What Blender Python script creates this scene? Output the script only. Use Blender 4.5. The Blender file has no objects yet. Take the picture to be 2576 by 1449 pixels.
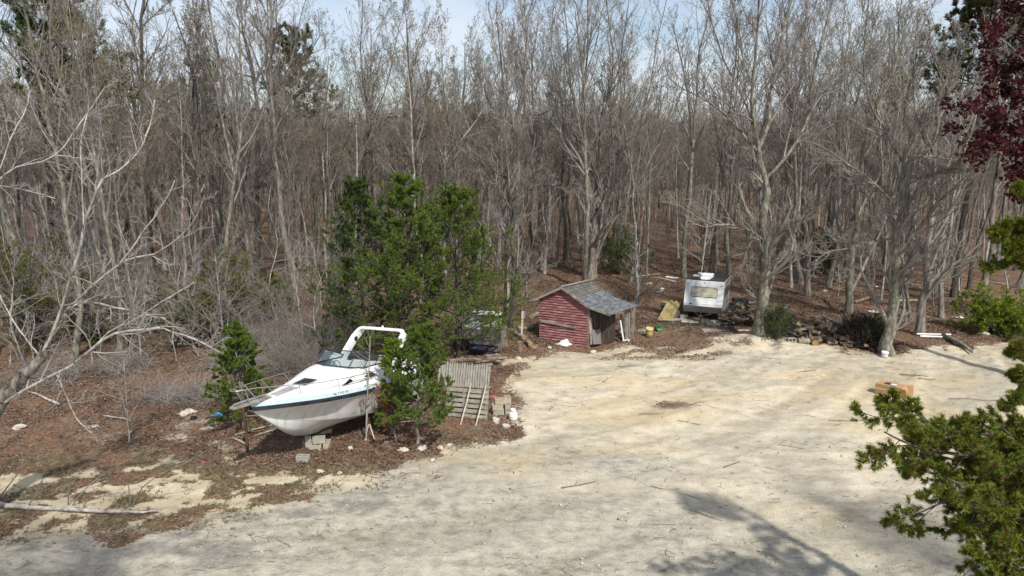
import bpy, math, random
import numpy as np
from mathutils import Vector, Matrix, Euler
R = math.radians
S = bpy.context.scene
COL = S.collection
rng = np.random.default_rng(7)
random.seed(7)

# ------------------------------------------------------------------ camera
HC = 10.0
TH = math.atan((724.5 - 350) / 1718)
Fv = np.array([0, math.cos(TH), -math.sin(TH)]); Uv = np.array([0, math.sin(TH), math.cos(TH)])
Xv = np.array([1.0, 0, 0]); CAM = np.array([0, 0, HC])
cd = bpy.data.cameras.new('camera'); cam = bpy.data.objects.new('camera', cd); COL.objects.link(cam)
cam.location = CAM; cam.rotation_euler = (math.pi / 2 - TH, 0, 0)
cd.sensor_width = 36; cd.lens = 36 * 1718 / 2576; cd.clip_end = 3000; cd.clip_start = .05
S.camera = cam

def ray(px, py): return Fv + (px - 1288) / 1718 * Xv + (724.5 - py) / 1718 * Uv
def P(px, py, Y):
    d = ray(px, py); return CAM + d * (Y / d[1])
def G0(px, py, z=0):
    d = ray(px, py); return CAM + d * ((z - HC) / d[2])
def proj(p):
    d = np.asarray(p, float) - CAM; z = d @ Fv
    return np.stack([1288 + 1718 * (d @ Xv) / z, 724.5 - 1718 * (d @ Uv) / z], -1)

# ------------------------------------------------------------------ noise + ground height
_perm = np.random.default_rng(3).random((256, 256))
def vnoise(x, y):
    xi = np.floor(x).astype(int); yi = np.floor(y).astype(int); fx = x - xi; fy = y - yi
    fx = fx * fx * (3 - 2 * fx); fy = fy * fy * (3 - 2 * fy)
    a = _perm[xi % 256, yi % 256]; b = _perm[(xi + 1) % 256, yi % 256]
    c = _perm[xi % 256, (yi + 1) % 256]; d = _perm[(xi + 1) % 256, (yi + 1) % 256]
    return (a * (1 - fx) + b * fx) * (1 - fy) + (c * (1 - fx) + d * fx) * fy
def fbm(x, y, o=4):
    s = 0; a = .5; t = 0
    for k in range(o):
        s = s + a * vnoise(x * 2 ** k + 17 * k, y * 2 ** k + 31 * k); t += a; a *= .5
    return s / t
def bump(x, y, cx, cy, rx, ry, h):
    return h * np.exp(-(((x - cx) / rx) ** 2 + ((y - cy) / ry) ** 2))
def gh(x, y):
    x = np.asarray(x, float); y = np.asarray(y, float)
    z = (fbm(x * .5, y * .5) - .5) * .10 + (fbm(x * 1.9 + 9, y * 1.9, 3) - .5) * .05
    m = G0(1890, 862); z = z + bump(x, y, m[0], m[1], 2.4, 1.1, .38)
    m = G0(1560, 985); z = z + bump(x, y, m[0], m[1], 1.3, 1.6, .10)
    m = G0(1330, 965); z = z + bump(x, y, m[0], m[1], .8, .9, .12)
    m = G0(800, 1090); z = z + bump(x, y, m[0], m[1], 2.2, 1.3, -.06)
    m = G0(2000, 800); z = z + bump(x, y, m[0], m[1], 4, 1.6, .06)
    far = np.clip((np.abs(x) + np.abs(y - 30) - 60) / 60, 0, 1)
    return z * (1 - far * .3)
def G(px, py):
    p = G0(px, py)
    for _ in range(3): p = G0(px, py, float(gh(p[0], p[1])))
    return p
def ground(x, y): return float(gh(x, y))

# ------------------------------------------------------------------ object helpers
def tag(o, label=None, cat=None, group=None, kind=None):
    if label: o['label'] = label
    if cat: o['category'] = cat
    if group: o['group'] = group
    if kind: o['kind'] = kind
    return o
def thing(name, label, cat, loc=(0, 0, 0), rot=(0, 0, 0), group=None, scale=1):
    o = bpy.data.objects.new(name, None); COL.objects.link(o); o.empty_display_size = .1
    o.location = tuple(loc); o.rotation_euler = rot
    o.scale = (scale,) * 3 if isinstance(scale, (int, float)) else scale
    return tag(o, label, cat, group)
def link(name, me, parent=None):
    o = bpy.data.objects.new(name, me); COL.objects.link(o)
    if parent: o.parent = parent
    return o
def copy_tree(o, parent=None):
    c = o.copy(); COL.objects.link(c); c.parent = parent
    for ch in list(o.children): copy_tree(ch, c)
    return c
def npmesh(name, V, faces, mats, mi=None, smooth=False):
    """faces: list of (index array MxK) blocks; mi: list of material index (int or array) per block"""
    me = bpy.data.meshes.new(name)
    V = np.asarray(V, np.float32); me.vertices.add(len(V)); me.vertices.foreach_set('co', V.ravel())
    faces = [np.asarray(f, np.int32) for f in faces if len(f)]
    loops = np.concatenate([f.ravel() for f in faces]); tot = np.concatenate([np.full(len(f), f.shape[1], np.int32) for f in faces])
    start = np.concatenate([[0], np.cumsum(tot)[:-1]]).astype(np.int32)
    me.loops.add(len(loops)); me.loops.foreach_set('vertex_index', loops)
    me.polygons.add(len(tot)); me.polygons.foreach_set('loop_start', start); me.polygons.foreach_set('loop_total', tot)
    for m in mats: me.materials.append(m)
    if mi is not None:
        a = np.concatenate([np.full(len(f), m, np.int32) if np.isscalar(m) else np.asarray(m, np.int32) for f, m in zip(faces, mi)])
        me.polygons.foreach_set('material_index', a)
    if smooth: me.polygons.foreach_set('use_smooth', np.ones(len(tot), bool))
    me.update(calc_edges=True); me.validate(); return me

class MB:
    def __init__(s): s.v = []; s.f = []; s.m = []
    def add(s, vs, fs, m=0):
        b = len(s.v); s.v += [tuple(map(float, v)) for v in vs]; s.f += [tuple(i + b for i in f) for f in fs]; s.m += [m] * len(fs); return s
    def box(s, c, d, rot=None, m=0, jit=0):
        vs = []
        for i in (-1, 1):
            for j in (-1, 1):
                for k in (-1, 1):
                    v = Vector((i * d[0] / 2, j * d[1] / 2, k * d[2] / 2))
                    if jit: v += Vector([random.uniform(-jit, jit) for _ in range(3)])
                    if rot is not None: v = Euler(rot).to_matrix() @ v
                    vs.append(v + Vector(c))
        return s.add(vs, [(0, 1, 3, 2), (4, 6, 7, 5), (0, 4, 5, 1), (2, 3, 7, 6), (0, 2, 6, 4), (1, 5, 7, 3)], m)
    def beam(s, a, b, w, h, m=0, up=(0, 0, 1)):
        a = Vector(a); b = Vector(b); t = (b - a).normalized(); u = Vector(up)
        if abs(t.dot(u)) > .95: u = Vector((0, 1, 0))
        n = t.cross(u).normalized(); u = n.cross(t)
        vs = [p + n * (w / 2 * i) + u * (h / 2 * j) for p in (a, b) for i, j in ((-1, -1), (1, -1), (1, 1), (-1, 1))]
        return s.add(vs, [(3, 2, 1, 0), (4, 5, 6, 7), (0, 1, 5, 4), (1, 2, 6, 5), (2, 3, 7, 6), (3, 0, 4, 7)], m)
    def tube(s, pts, r, n=8, m=0, cap=True, closed=False):
        pts = [Vector(p) for p in pts]; K = len(pts); rs = r if isinstance(r, (list, tuple)) else [r] * K
        prev = None; vs = []
        for i, p in enumerate(pts):
            t = (pts[min(i + 1, K - 1)] - pts[max(i - 1, 0)]).normalized()
            if prev is None:
                u = Vector((0, 0, 1)) if abs(t.z) < .9 else Vector((1, 0, 0)); prev = t.cross(u).normalized()
            prev = (prev - t * prev.dot(t)).normalized(); w = t.cross(prev)
            for k in range(n):
                a = 2 * math.pi * k / n; vs.append(p + (prev * math.cos(a) + w * math.sin(a)) * rs[i])
        fs = [(i * n + k, i * n + (k + 1) % n, (i + 1) * n + (k + 1) % n, (i + 1) * n + k) for i in range(K - 1) for k in range(n)]
        if cap: fs += [tuple(reversed(range(n))), tuple((K - 1) * n + k for k in range(n))]
        return s.add(vs, fs, m)
    def lathe(s, prof, c=(0, 0, 0), n=20, m=0, rot=None):
        vs = []
        for r_, z in prof:
            for k in range(n):
                a = 2 * math.pi * k / n; v = Vector((r_ * math.cos(a), r_ * math.sin(a), z))
                if rot is not None: v = Euler(rot).to_matrix() @ v
                vs.append(v + Vector(c))
        fs = [(i * n + k, i * n + (k + 1) % n, (i + 1) * n + (k + 1) % n, (i + 1) * n + k) for i in range(len(prof) - 1) for k in range(n)]
        fs += [tuple(reversed(range(n))), tuple((len(prof) - 1) * n + k for k in range(n))]
        return s.add(vs, fs, m)
    def rock(s, c, d, seed=0, m=0):
        r = random.Random(seed); vs = []; n = 8; rings = 5
        for i in range(rings):
            ph = math.pi * (i + .5) / rings
            for k in range(n):
                a = 2 * math.pi * k / n; q = 1 + r.uniform(-.22, .22)
                vs.append((c[0] + d[0] / 2 * math.sin(ph) * math.cos(a) * q, c[1] + d[1] / 2 * math.sin(ph) * math.sin(a) * q, c[2] + d[2] / 2 * math.cos(ph) * q))
        fs = [(i * n + k, (i + 1) * n + k, (i + 1) * n + (k + 1) % n, i * n + (k + 1) % n) for i in range(rings - 1) for k in range(n)]
        fs += [tuple(range(n)), tuple(reversed([(rings - 1) * n + k for k in range(n)]))]
        return s.add(vs, fs, m)
    def build(s, name, mats, parent=None, smooth=False, bevel=0):
        if not isinstance(mats, (list, tuple)): mats = [mats]
        me = bpy.data.meshes.new(name); me.from_pydata(s.v, [], s.f)
        for m in mats: me.materials.append(m)
        me.polygons.foreach_set('material_index', s.m)
        if smooth: me.polygons.foreach_set('use_smooth', [True] * len(s.f))
        me.update(); o = link(name, me, parent)
        if bevel:
            b = o.modifiers.new('bevel', 'BEVEL'); b.width = bevel; b.segments = 2; b.limit_method = 'ANGLE'
        return o

# ------------------------------------------------------------------ materials
def mat(name, cols, scale=4.0, rough=.85, bumpv=.0, stretch=(1, 1, 1), island=False, pos=None, metallic=0, bscale=None, spec=.3, detail=6, trans=0, coat=0):
    m = bpy.data.materials.new(name); m.use_nodes = True; nt = m.node_tree; N = nt.nodes; L = nt.links
    b = N['Principled BSDF']; b.inputs['Roughness'].default_value = rough; b.inputs['Metallic'].default_value = metallic
    b.inputs['Specular IOR Level'].default_value = spec
    if coat: b.inputs['Coat Weight'].default_value = coat
    tc = N.new('ShaderNodeTexCoord'); mp = N.new('ShaderNodeMapping'); mp.inputs['Scale'].default_value = stretch
    L.new(tc.outputs['Object'], mp.inputs[0])
    ns = N.new('ShaderNodeTexNoise'); ns.inputs['Scale'].default_value = scale; ns.inputs['Detail'].default_value = detail; ns.inputs['Roughness'].default_value = .65
    L.new(mp.outputs[0], ns.inputs['Vector'])
    cr = N.new('ShaderNodeValToRGB'); el = cr.color_ramp.elements
    n = len(cols); ps = pos or [.32 + .36 * i / max(1, n - 1) for i in range(n)]
    if island: ps = [i / max(1, n - 1) for i in range(n)] if pos is None else pos
    while len(el) < n: el.new(.5)
    for i, c in enumerate(cols): el[i].position = ps[i]; el[i].color = (*c, 1)
    if island:
        g = N.new('ShaderNodeNewGeometry'); L.new(g.outputs['Random Per Island'], cr.inputs[0])
        mx = N.new('ShaderNodeMixRGB'); mx.blend_type = 'MULTIPLY'; mx.inputs[0].default_value = .25
        L.new(cr.outputs[0], mx.inputs[1]); L.new(ns.outputs[0], mx.inputs[2]); L.new(mx.outputs[0], b.inputs['Base Color'])
    else:
        L.new(ns.outputs[0], cr.inputs[0]); L.new(cr.outputs[0], b.inputs['Base Color'])
    if bumpv:
        bp = N.new('ShaderNodeBump'); bp.inputs['Strength'].default_value = bumpv; bp.inputs['Distance'].default_value = .02
        n2 = N.new('ShaderNodeTexNoise'); n2.inputs['Scale'].default_value = bscale or scale * 3; n2.inputs['Detail'].default_value = 5
        L.new(mp.outputs[0], n2.inputs['Vector']); L.new(n2.outputs[0], bp.inputs['Height']); L.new(bp.outputs[0], b.inputs['Normal'])
    if trans:
        out = N['Material Output']; t = N.new('ShaderNodeBsdfTranslucent'); mxs = N.new('ShaderNodeMixShader'); mxs.inputs[0].default_value = trans
        L.new((mx if island else cr).outputs[0], t.inputs[0]); L.new(b.outputs[0], mxs.inputs[1]); L.new(t.outputs[0], mxs.inputs[2]); L.new(mxs.outputs[0], out.inputs[0])
    return m
M = {}
M['bark'] = mat('bark_grey', [(.07, .06, .05), (.19, .17, .143), (.35, .325, .275)], 5.5, .95, .8, (1.6, 1.6, .35), bscale=14)
M['bark_lichen'] = mat('bark_lichen', [(.07, .06, .048), (.175, .16, .127), (.34, .35, .265)], 6, .95, .8, (1.3, 1.3, .5), bscale=14)
M['bark_dark'] = mat('bark_dark', [(.035, .028, .024), (.08, .068, .058), (.16, .145, .12)], 3.5, .95, .8, (1.5, 1.5, .35), bscale=14)
M['bark_silver'] = mat('bark_silver', [(.11, .10, .088), (.33, .31, .28), (.54, .51, .47)], 5, .9, .5, (1, 1, .6), bscale=16)
M['twig'] = mat('twig_grey', [(.15, .135, .12), (.30, .28, .25)], 1.0, .95)
M['twig_silver'] = mat('twig_silver', [(.2, .18, .165), (.40, .37, .335)], 1.0, .9)
M['twig_far'] = mat('twig_brown', [(.15, .132, .115), (.28, .255, .22)], .6, .95)
M['bud'] = mat('bud_rust', [(.16, .085, .05), (.26, .15, .08), (.22, .2, .06)], island=True, rough=.8, trans=.3)
M['bud_olive'] = mat('bud_olive', [(.20, .19, .06), (.30, .24, .08), (.24, .13, .06)], island=True, rough=.8, trans=.3)
M['pine'] = mat('pine_needles', [(.06, .10, .018), (.13, .20, .03), (.23, .30, .05)], island=True, rough=.6, trans=.25)
M['pine_dark'] = mat('pine_needles_dark', [(.035, .065, .018), (.08, .125, .028), (.14, .19, .045)], island=True, rough=.65, trans=.2)
M['pine_olive'] = mat('pine_needles_olive', [(.04, .05, .018), (.08, .085, .022), (.13, .12, .03)], island=True, rough=.65, trans=.2)
M['cedar'] = mat('cedar_spray', [(.06, .09, .014), (.18, .22, .025), (.32, .34, .045)], island=True, rough=.6, trans=.25)
M['cedar_tan'] = mat('cedar_spray_tan', [(.11, .085, .02), (.2, .13, .035)], island=True, rough=.7, trans=.2)
M['juniper'] = mat('juniper_olive', [(.06, .07, .014), (.13, .145, .02), (.22, .24, .03)], island=True, rough=.7, trans=.25)
M['lime'] = mat('shrub_lime', [(.11, .17, .015), (.21, .29, .02), (.30, .37, .03)], island=True, rough=.6, trans=.3)
M['redleaf'] = mat('leaf_dark_red', [(.04, .006, .009), (.075, .010, .015), (.12, .022, .024)], island=True, rough=.6, trans=.3)
M['rustleaf'] = mat('leaf_rust', [(.19, .06, .03), (.32, .12, .06), (.4, .2, .1)], island=True, rough=.8, trans=.2)
M['litter'] = mat('fallen_leaves', [(.05, .033, .025), (.10, .062, .044), (.15, .092, .062), (.21, .145, .098), (.32, .255, .19)], island=True, rough=.9, trans=.1)
M['grass'] = mat('weed_straw', [(.13, .11, .06), (.26, .22, .13), (.13, .15, .05), (.22, .16, .09)], island=True, rough=.8, trans=.25)
M['stick'] = mat('stick_brown', [(.12, .09, .065), (.25, .20, .15)], 3, .9)
M['stone'] = mat('stone_pale', [(.35, .31, .25), (.6, .56, .48)], 6, .9, .5)
M['wood_grey'] = mat('wood_weathered', [(.13, .12, .10), (.27, .25, .21), (.38, .36, .31)], 3, .9, .4, (1, 1, 1), bscale=30)
M['wood_v'] = mat('wood_weathered_upright', [(.15, .14, .12), (.27, .255, .22), (.40, .385, .34)], 5, .9, .4, (4, 4, .5), bscale=30)
M['wood_brown'] = mat('wood_brown', [(.09, .055, .035), (.2, .13, .085), (.3, .22, .16)], 3, .9, .4, (1, 1, 1), bscale=30)
M['wood_dark'] = mat('wood_dark', [(.03, .022, .018), (.07, .055, .045)], 4, .9, .4, (4, 4, .5))
M['wood_pale'] = mat('wood_pale', [(.42, .36, .28), (.6, .55, .46)], 4, .8)
M['wood_yellow'] = mat('wood_yellow_paint', [(.22, .18, .07), (.36, .29, .11), (.26, .22, .15)], 6, .8)
M['cut'] = mat('log_cut_face', [(.2, .12, .06), (.36, .24, .13)], 6, .9)
M['block'] = mat('concrete_block', [(.25, .235, .2), (.42, .4, .34)], 9, .95, .4)
M['block_tan'] = mat('concrete_block_tan', [(.3, .255, .18), (.46, .41, .31)], 9, .95, .4)
M['white'] = mat('white_paint', [(.62, .62, .6), (.8, .8, .79)], 5, .5)
M['gel'] = mat('gelcoat_white', [(.42, .43, .40), (.70, .70, .68), (.78, .78, .77)], 2.6, .45, pos=[.28, .40, .62], spec=.5)
M['hull'] = mat('hull_white', [(.34, .34, .31), (.58, .59, .57), (.70, .705, .69)], 1.6, .45, 0, (3.5, 1, .6), pos=[.26, .38, .56], spec=.5)
M['navy'] = mat('rubber_navy', [(.012, .014, .025), (.035, .04, .06)], 4, .6)
M['aqua'] = mat('stripe_aqua', [(.34, .48, .50), (.52, .65, .67)], 2, .4)
M['black'] = mat('black_plastic', [(.006, .006, .007), (.02, .02, .022)], 5, .5)
M['frame'] = mat('windshield_frame', [(.015, .02, .022), (.04, .05, .055)], 5, .4)
M['steel'] = mat('steel_tube', [(.45, .45, .45), (.6, .6, .6)], 5, .35, metallic=.8)
M['rust'] = mat('rusty_steel', [(.05, .03, .025), (.13, .075, .05)], 6, .8)
M['tank'] = mat('tank_white', [(.66, .67, .68), (.8, .8, .8)], 4, .4, spec=.5)
M['card'] = mat('cardboard', [(.37, .22, .105), (.44, .27, .135)], 3, .85)
M['tape'] = mat('packing_tape', [(.6, .47, .28), (.68, .54, .34)], 3, .3)
M['label_dark'] = mat('label_navy', [(.02, .03, .06), (.05, .07, .11)], 25, .5)
M['yellow'] = mat('bucket_yellow', [(.45, .36, .14), (.6, .5, .24)], 6, .6)
M['teal'] = mat('bin_teal', [(.06, .13, .13), (.12, .2, .2)], 6, .6)
M['green'] = mat('plastic_green', [(.03, .12, .04), (.08, .22, .08)], 6, .5)
M['blue'] = mat('plastic_blue', [(.03, .16, .32), (.1, .3, .5)], 6, .5)
M['teal_rag'] = mat('cloth_teal', [(.05, .22, .2), (.15, .4, .36)], 6, .8)
M['red_rag'] = mat('cloth_red', [(.35, .05, .04), (.5, .14, .1)], 6, .8)
M['tarp'] = mat('plastic_sheet_pale', [(.2, .23, .24), (.42, .46, .47)], 4, .3, .6, spec=.5)
M['ply'] = mat('plywood_grey', [(.10, .09, .085), (.2, .185, .17)], 4, .9, .3, (3, 3, .5))
M['tarblack'] = mat('roof_tar', [(.012, .012, .014), (.05, .05, .052)], 6, .7, .6)
def red_paint():
    m = mat('clapboard_red', [(.15, .045, .048), (.26, .10, .10), (.34, .20, .19), (.45, .38, .35)], 2.0, .9, .3, (1.0, 1, 7), pos=[.3, .48, .60, .70]); return m
M['red'] = red_paint()
def glass():
    m = bpy.data.materials.new('tinted_glass'); m.use_nodes = True; nt = m.node_tree; N = nt.nodes; N.clear()
    o = N.new('ShaderNodeOutputMaterial'); t = N.new('ShaderNodeBsdfTransparent'); t.inputs[0].default_value = (.52, .6, .62, 1)
    g = N.new('ShaderNodeBsdfGlossy'); g.inputs['Roughness'].default_value = .06; g.inputs[0].default_value = (.9, .95, .95, 1)
    fr = N.new('ShaderNodeFresnel'); fr.inputs[0].default_value = 1.6; mx = N.new('ShaderNodeMixShader')
    nt.links.new(fr.outputs[0], mx.inputs[0]); nt.links.new(t.outputs[0], mx.inputs[1]); nt.links.new(g.outputs[0], mx.inputs[2]); nt.links.new(mx.outputs[0], o.inputs[0]); return m
M['glass'] = glass()
M['darkglass'] = mat('window_dark', [(.01, .012, .014), (.03, .034, .038)], 3, .12, spec=.6)

def shingles(name, a, b, mortar, bw, rh):
    m = bpy.data.materials.new(name); m.use_nodes = True; nt = m.node_tree; N = nt.nodes; L = nt.links; bs = N['Principled BSDF']
    bs.inputs['Roughness'].default_value = .8
    tc = N.new('ShaderNodeTexCoord'); br = N.new('ShaderNodeTexBrick'); br.inputs['Scale'].default_value = 1
    br.inputs['Color1'].default_value = (*a, 1); br.inputs['Color2'].default_value = (*b, 1); br.inputs['Mortar'].default_value = (*mortar, 1)
    br.inputs['Brick Width'].default_value = bw; br.inputs['Row Height'].default_value = rh; br.inputs['Mortar Size'].default_value = .012
    ns = N.new('ShaderNodeTexNoise'); ns.inputs['Scale'].default_value = 3.5; ns.inputs['Detail'].default_value = 6
    ad = N.new('ShaderNodeMixRGB'); ad.blend_type = 'OVERLAY'; ad.inputs[0].default_value = .8
    L.new(tc.outputs['UV'], br.inputs['Vector']); L.new(tc.outputs['Object'], ns.inputs['Vector'])
    L.new(br.outputs[0], ad.inputs[1]); L.new(ns.outputs[0], ad.inputs[2]); L.new(ad.outputs[0], bs.inputs[0])
    bp = N.new('ShaderNodeBump'); bp.inputs['Strength'].default_value = .8; bp.inputs['Distance'].default_value = .02; L.new(br.outputs['Fac'], bp.inputs['Height']); bp.invert = True
    L.new(bp.outputs[0], bs.inputs['Normal']); return m

# ------------------------------------------------------------------ world + sun
w = bpy.data.worlds.new('World'); S.world = w; w.use_nodes = True; nt = w.node_tree; N = nt.nodes; L = nt.links
SUN_AZ = math.atan2(.43, -.90); EL = R(50)   # direction towards the sun in x,y
sx, sy = math.sin(SUN_AZ), math.cos(SUN_AZ)
sky = N.new('ShaderNodeTexSky'); sky.sky_type = 'NISHITA'; sky.sun_disc = False; sky.sun_elevation = EL; sky.sun_rotation = SUN_AZ
sky.air_density = 1.0; sky.dust_density = 1.5
tc = N.new('ShaderNodeTexCoord'); mp = N.new('ShaderNodeMapping'); mp.inputs['Scale'].default_value = (1.6, 1.6, 5); mp.inputs['Location'].default_value = (.3, .2, .1)
L.new(tc.outputs['Generated'], mp.inputs[0])
ns = N.new('ShaderNodeTexNoise'); ns.inputs['Scale'].default_value = 1.6; ns.inputs['Detail'].default_value = 7; ns.inputs['Roughness'].default_value = .6
L.new(mp.outputs[0], ns.inputs['Vector'])
cr = N.new('ShaderNodeValToRGB'); cr.color_ramp.elements[0].position = .40; cr.color_ramp.elements[1].position = .60
L.new(ns.outputs[0], cr.inputs[0])
mx = N.new('ShaderNodeMixRGB'); mx.inputs[2].default_value = (5.9, 6.35, 7.1, 1)
mf = N.new('ShaderNodeMath'); mf.operation = 'MULTIPLY_ADD'; mf.inputs[1].default_value = .62; mf.inputs[2].default_value = .18
L.new(cr.outputs[0], mf.inputs[0]); L.new(mf.outputs[0], mx.inputs[0]); L.new(sky.outputs[0], mx.inputs[1])
L.new(mx.outputs[0], N['Background'].inputs[0]); N['Background'].inputs[1].default_value = .125
sl = bpy.data.lights.new('sun', 'SUN'); sl.energy = 4.2; sl.angle = R(1.6); sl.color = (1, .95, .87)
so = bpy.data.objects.new('sun', sl); COL.objects.link(so)
dirv = Vector((sx * math.cos(EL), sy * math.cos(EL), math.sin(EL))); so.rotation_euler = dirv.to_track_quat('Z', 'Y').to_euler(); so.location = dirv * 60
S.view_settings.view_transform = 'Standard'; S.view_settings.look = 'None'; S.view_settings.exposure = .2; S.view_settings.gamma = 1
S.cycles.max_bounces = 6; S.cycles.transparent_max_bounces = 12; S.cycles.diffuse_bounces = 3
# ================================================================== GROUND
def poly(pts): return np.array([G0(*p)[:2] for p in pts])
def sdf(poly_, x, y):
    d = np.full(x.shape, 1e9); inside = np.zeros(x.shape, bool); n = len(poly_)
    for i in range(n):
        a = poly_[i]; b = poly_[(i + 1) % n]; e = b - a; px = x - a[0]; py = y - a[1]
        t = np.clip((px * e[0] + py * e[1]) / (e @ e + 1e-9), 0, 1)
        d = np.minimum(d, np.hypot(px - t * e[0], py - t * e[1]))
        c = ((a[1] > y) != (b[1] > y)); xi = a[0] + (y - a[1]) / (b[1] - a[1] + 1e-12) * e[0]
        inside ^= c & (x < xi)
    return np.where(inside, d, -d)
def sm(v, a, b): t = np.clip((v - a) / (b - a), 0, 1); return t * t * (3 - 2 * t)
YARD = poly([(-900, 1355), (0, 1360), (300, 1345), (560, 1310), (720, 1255), (800, 1215), (950, 1200), (1100, 1165), (1240, 1115), (1315, 1065), (1322, 1020), (1290, 985), (1300, 940), (1290, 905),
             (1360, 885), (1500, 880), (1620, 868), (1740, 880), (1790, 862), (1880, 848), (1990, 858), (2080, 876), (2230, 898), (2330, 885), (2440, 872), (2530, 866), (2700, 862), (2900, 880), (3400, 1000), (3400, 3500), (-900, 3500)])
SANDY_LEFT = poly([(-100, 1200), (150, 1185), (420, 1150), (640, 1165), (800, 1185), (930, 1205), (700, 1260), (560, 1300), (300, 1335), (0, 1345), (-100, 1350)])
WEEDS = poly([(-100, 1120), (200, 1130), (420, 1130), (640, 1150), (860, 1160), (1060, 1130), (1200, 1070), (1300, 1040), (1330, 1070), (1180, 1140), (1000, 1195), (760, 1215), (560, 1200), (300, 1290), (-100, 1330)])
WEED2 = poly([(1640, 790), (1830, 790), (1840, 835), (1640, 830)])
SANDY_MID = poly([(380, 1050), (560, 1040), (600, 1090), (700, 1180), (500, 1190), (380, 1130)])
DARKG_SHADE = poly([(150, 1350), (420, 1320), (760, 1250), (960, 1235), (1060, 1270), (860, 1330), (640, 1400), (300, 1480), (-200, 1500), (-200, 1400)])  # dark grey gravel band, with shadow streaks painted into its colour
DIRT_BACK = poly([(1290, 905), (1360, 878), (1480, 868), (1600, 868), (1760, 860), (1900, 870), (1800, 915), (1600, 905), (1400, 905)])
def masks(x, y):
    wob = (fbm(x * .9, y * .9, 5) - .5) * 2.4 + (fbm(x * 3.1 + 5, y * 3.1, 4) - .5) * 1.2
    yard = sm(sdf(YARD, x, y) + wob, -.65, .65)
    sl = sm(sdf(SANDY_LEFT, x, y) + wob * 1.2, -.2, .5) * sm(fbm(x * 1.3 + 3, y * 2.4 + 8, 5), .43, .56)
    sm_ = sm(sdf(SANDY_MID, x, y) + wob, -.2, .8) * sm(fbm(x * 1.1 + 13, y * 2.1 + 8, 5), .46, .56) * .6
    db = sm(sdf(DIRT_BACK, x, y) + wob * .5, -.4, .6) * sm(fbm(x * .8 + 33, y * 1.9 + 18, 5), .38, .54)
    sand = np.clip(np.maximum(np.maximum(yard * (1 - db * .62), sl), sm_), 0, 1)
    # gravel: greyer lane in the near part of the yard
    lane = sm(20.5 - .28 * x - y + (fbm(x * .35, y * .6, 4) - .5) * 9, -2.5, 3.5)
    gravel = np.clip(lane * .92 + sm(fbm(x * .28 + 40, y * .7 + 3, 5), .54, .70) * .5, 0, 1)
    wd = np.maximum(sm(sdf(WEEDS, x, y) + wob, -.3, .8), sm(sdf(WEED2, x, y) + wob, -.2, .5)) * sm(fbm(x * 1.0 + 50, y * 1.6, 5), .44, .60) * (1 - sand * .9)
    rr_ = np.hypot(x + 10, y - 50); th_ = np.arctan2(x + 10, 50 - y)
    trk = (fbm(rr_ * 1.1 + 7, th_ * 4.5 + 3, 4) - .5) * 2.6 + np.sin(rr_ * 3.3 + fbm(rr_ * .3, th_ * 5, 2) * 8) * .22
    trk = np.clip(.5 + trk, 0, 1)
    dk_shade = sm(sdf(DARKG_SHADE, x, y) + wob * 1.3, -.4, .8) * sm(fbm(x * .7 + 23, y * 1.9 + 11, 5), .42, .58)
    yel = sm(fbm(x * .22 + 70, y * .55 + 5, 5), .47, .62)
    insl = sm(sdf(SANDY_LEFT, x, y) + wob, -.6, .5); gravel = gravel * (1 - insl * .9); yel = np.maximum(yel, insl * .75); wd = np.maximum(wd, insl * (1 - sl) * sm(fbm(x * 1.2 + 90, y * 2 + 9, 4), .40, .58))
    return sand, gravel, wd, yel, trk, dk_shade
def axis(a, b, step, lo, hi):
    c = list(np.arange(a, b, step)); s = step; v = a; L_ = []
    while v > lo: s *= 1.35; v -= s; L_.append(v)
    L_ = L_[::-1]; v = c[-1]; s = step; R_ = []
    while v < hi: s *= 1.35; v += s; R_.append(v)
    return np.array(L_ + c + R_)
ax_ = axis(-20, 25, .10, -900, 900); ay_ = axis(12.5, 40, .10, -300, 1600)
gx, gy = np.meshgrid(ax_, ay_)
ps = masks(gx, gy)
gz = gh(gx, gy)
gz = gz + (fbm(gx * 3.3, gy * 5.1 + 4, 4) - .5) * .05 * (gx > -20) * (gx < 25) * (gy < 40) * (gy > 12)
gz = gz + ps[0] * (ps[4] - .5) * .07 * (gy < 45) * (gx > -20) * (gx < 25)
gz = gz + (1 - ps[0]) * (fbm(gx * 4.3, gy * 4.3, 3) - .5) * .10
nx_, ny_ = len(ax_), len(ay_)
idx = np.arange(nx_ * ny_).reshape(ny_, nx_)
quads = np.stack([idx[:-1, :-1], idx[:-1, 1:], idx[1:, 1:], idx[1:, :-1]], -1).reshape(-1, 4)
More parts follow.
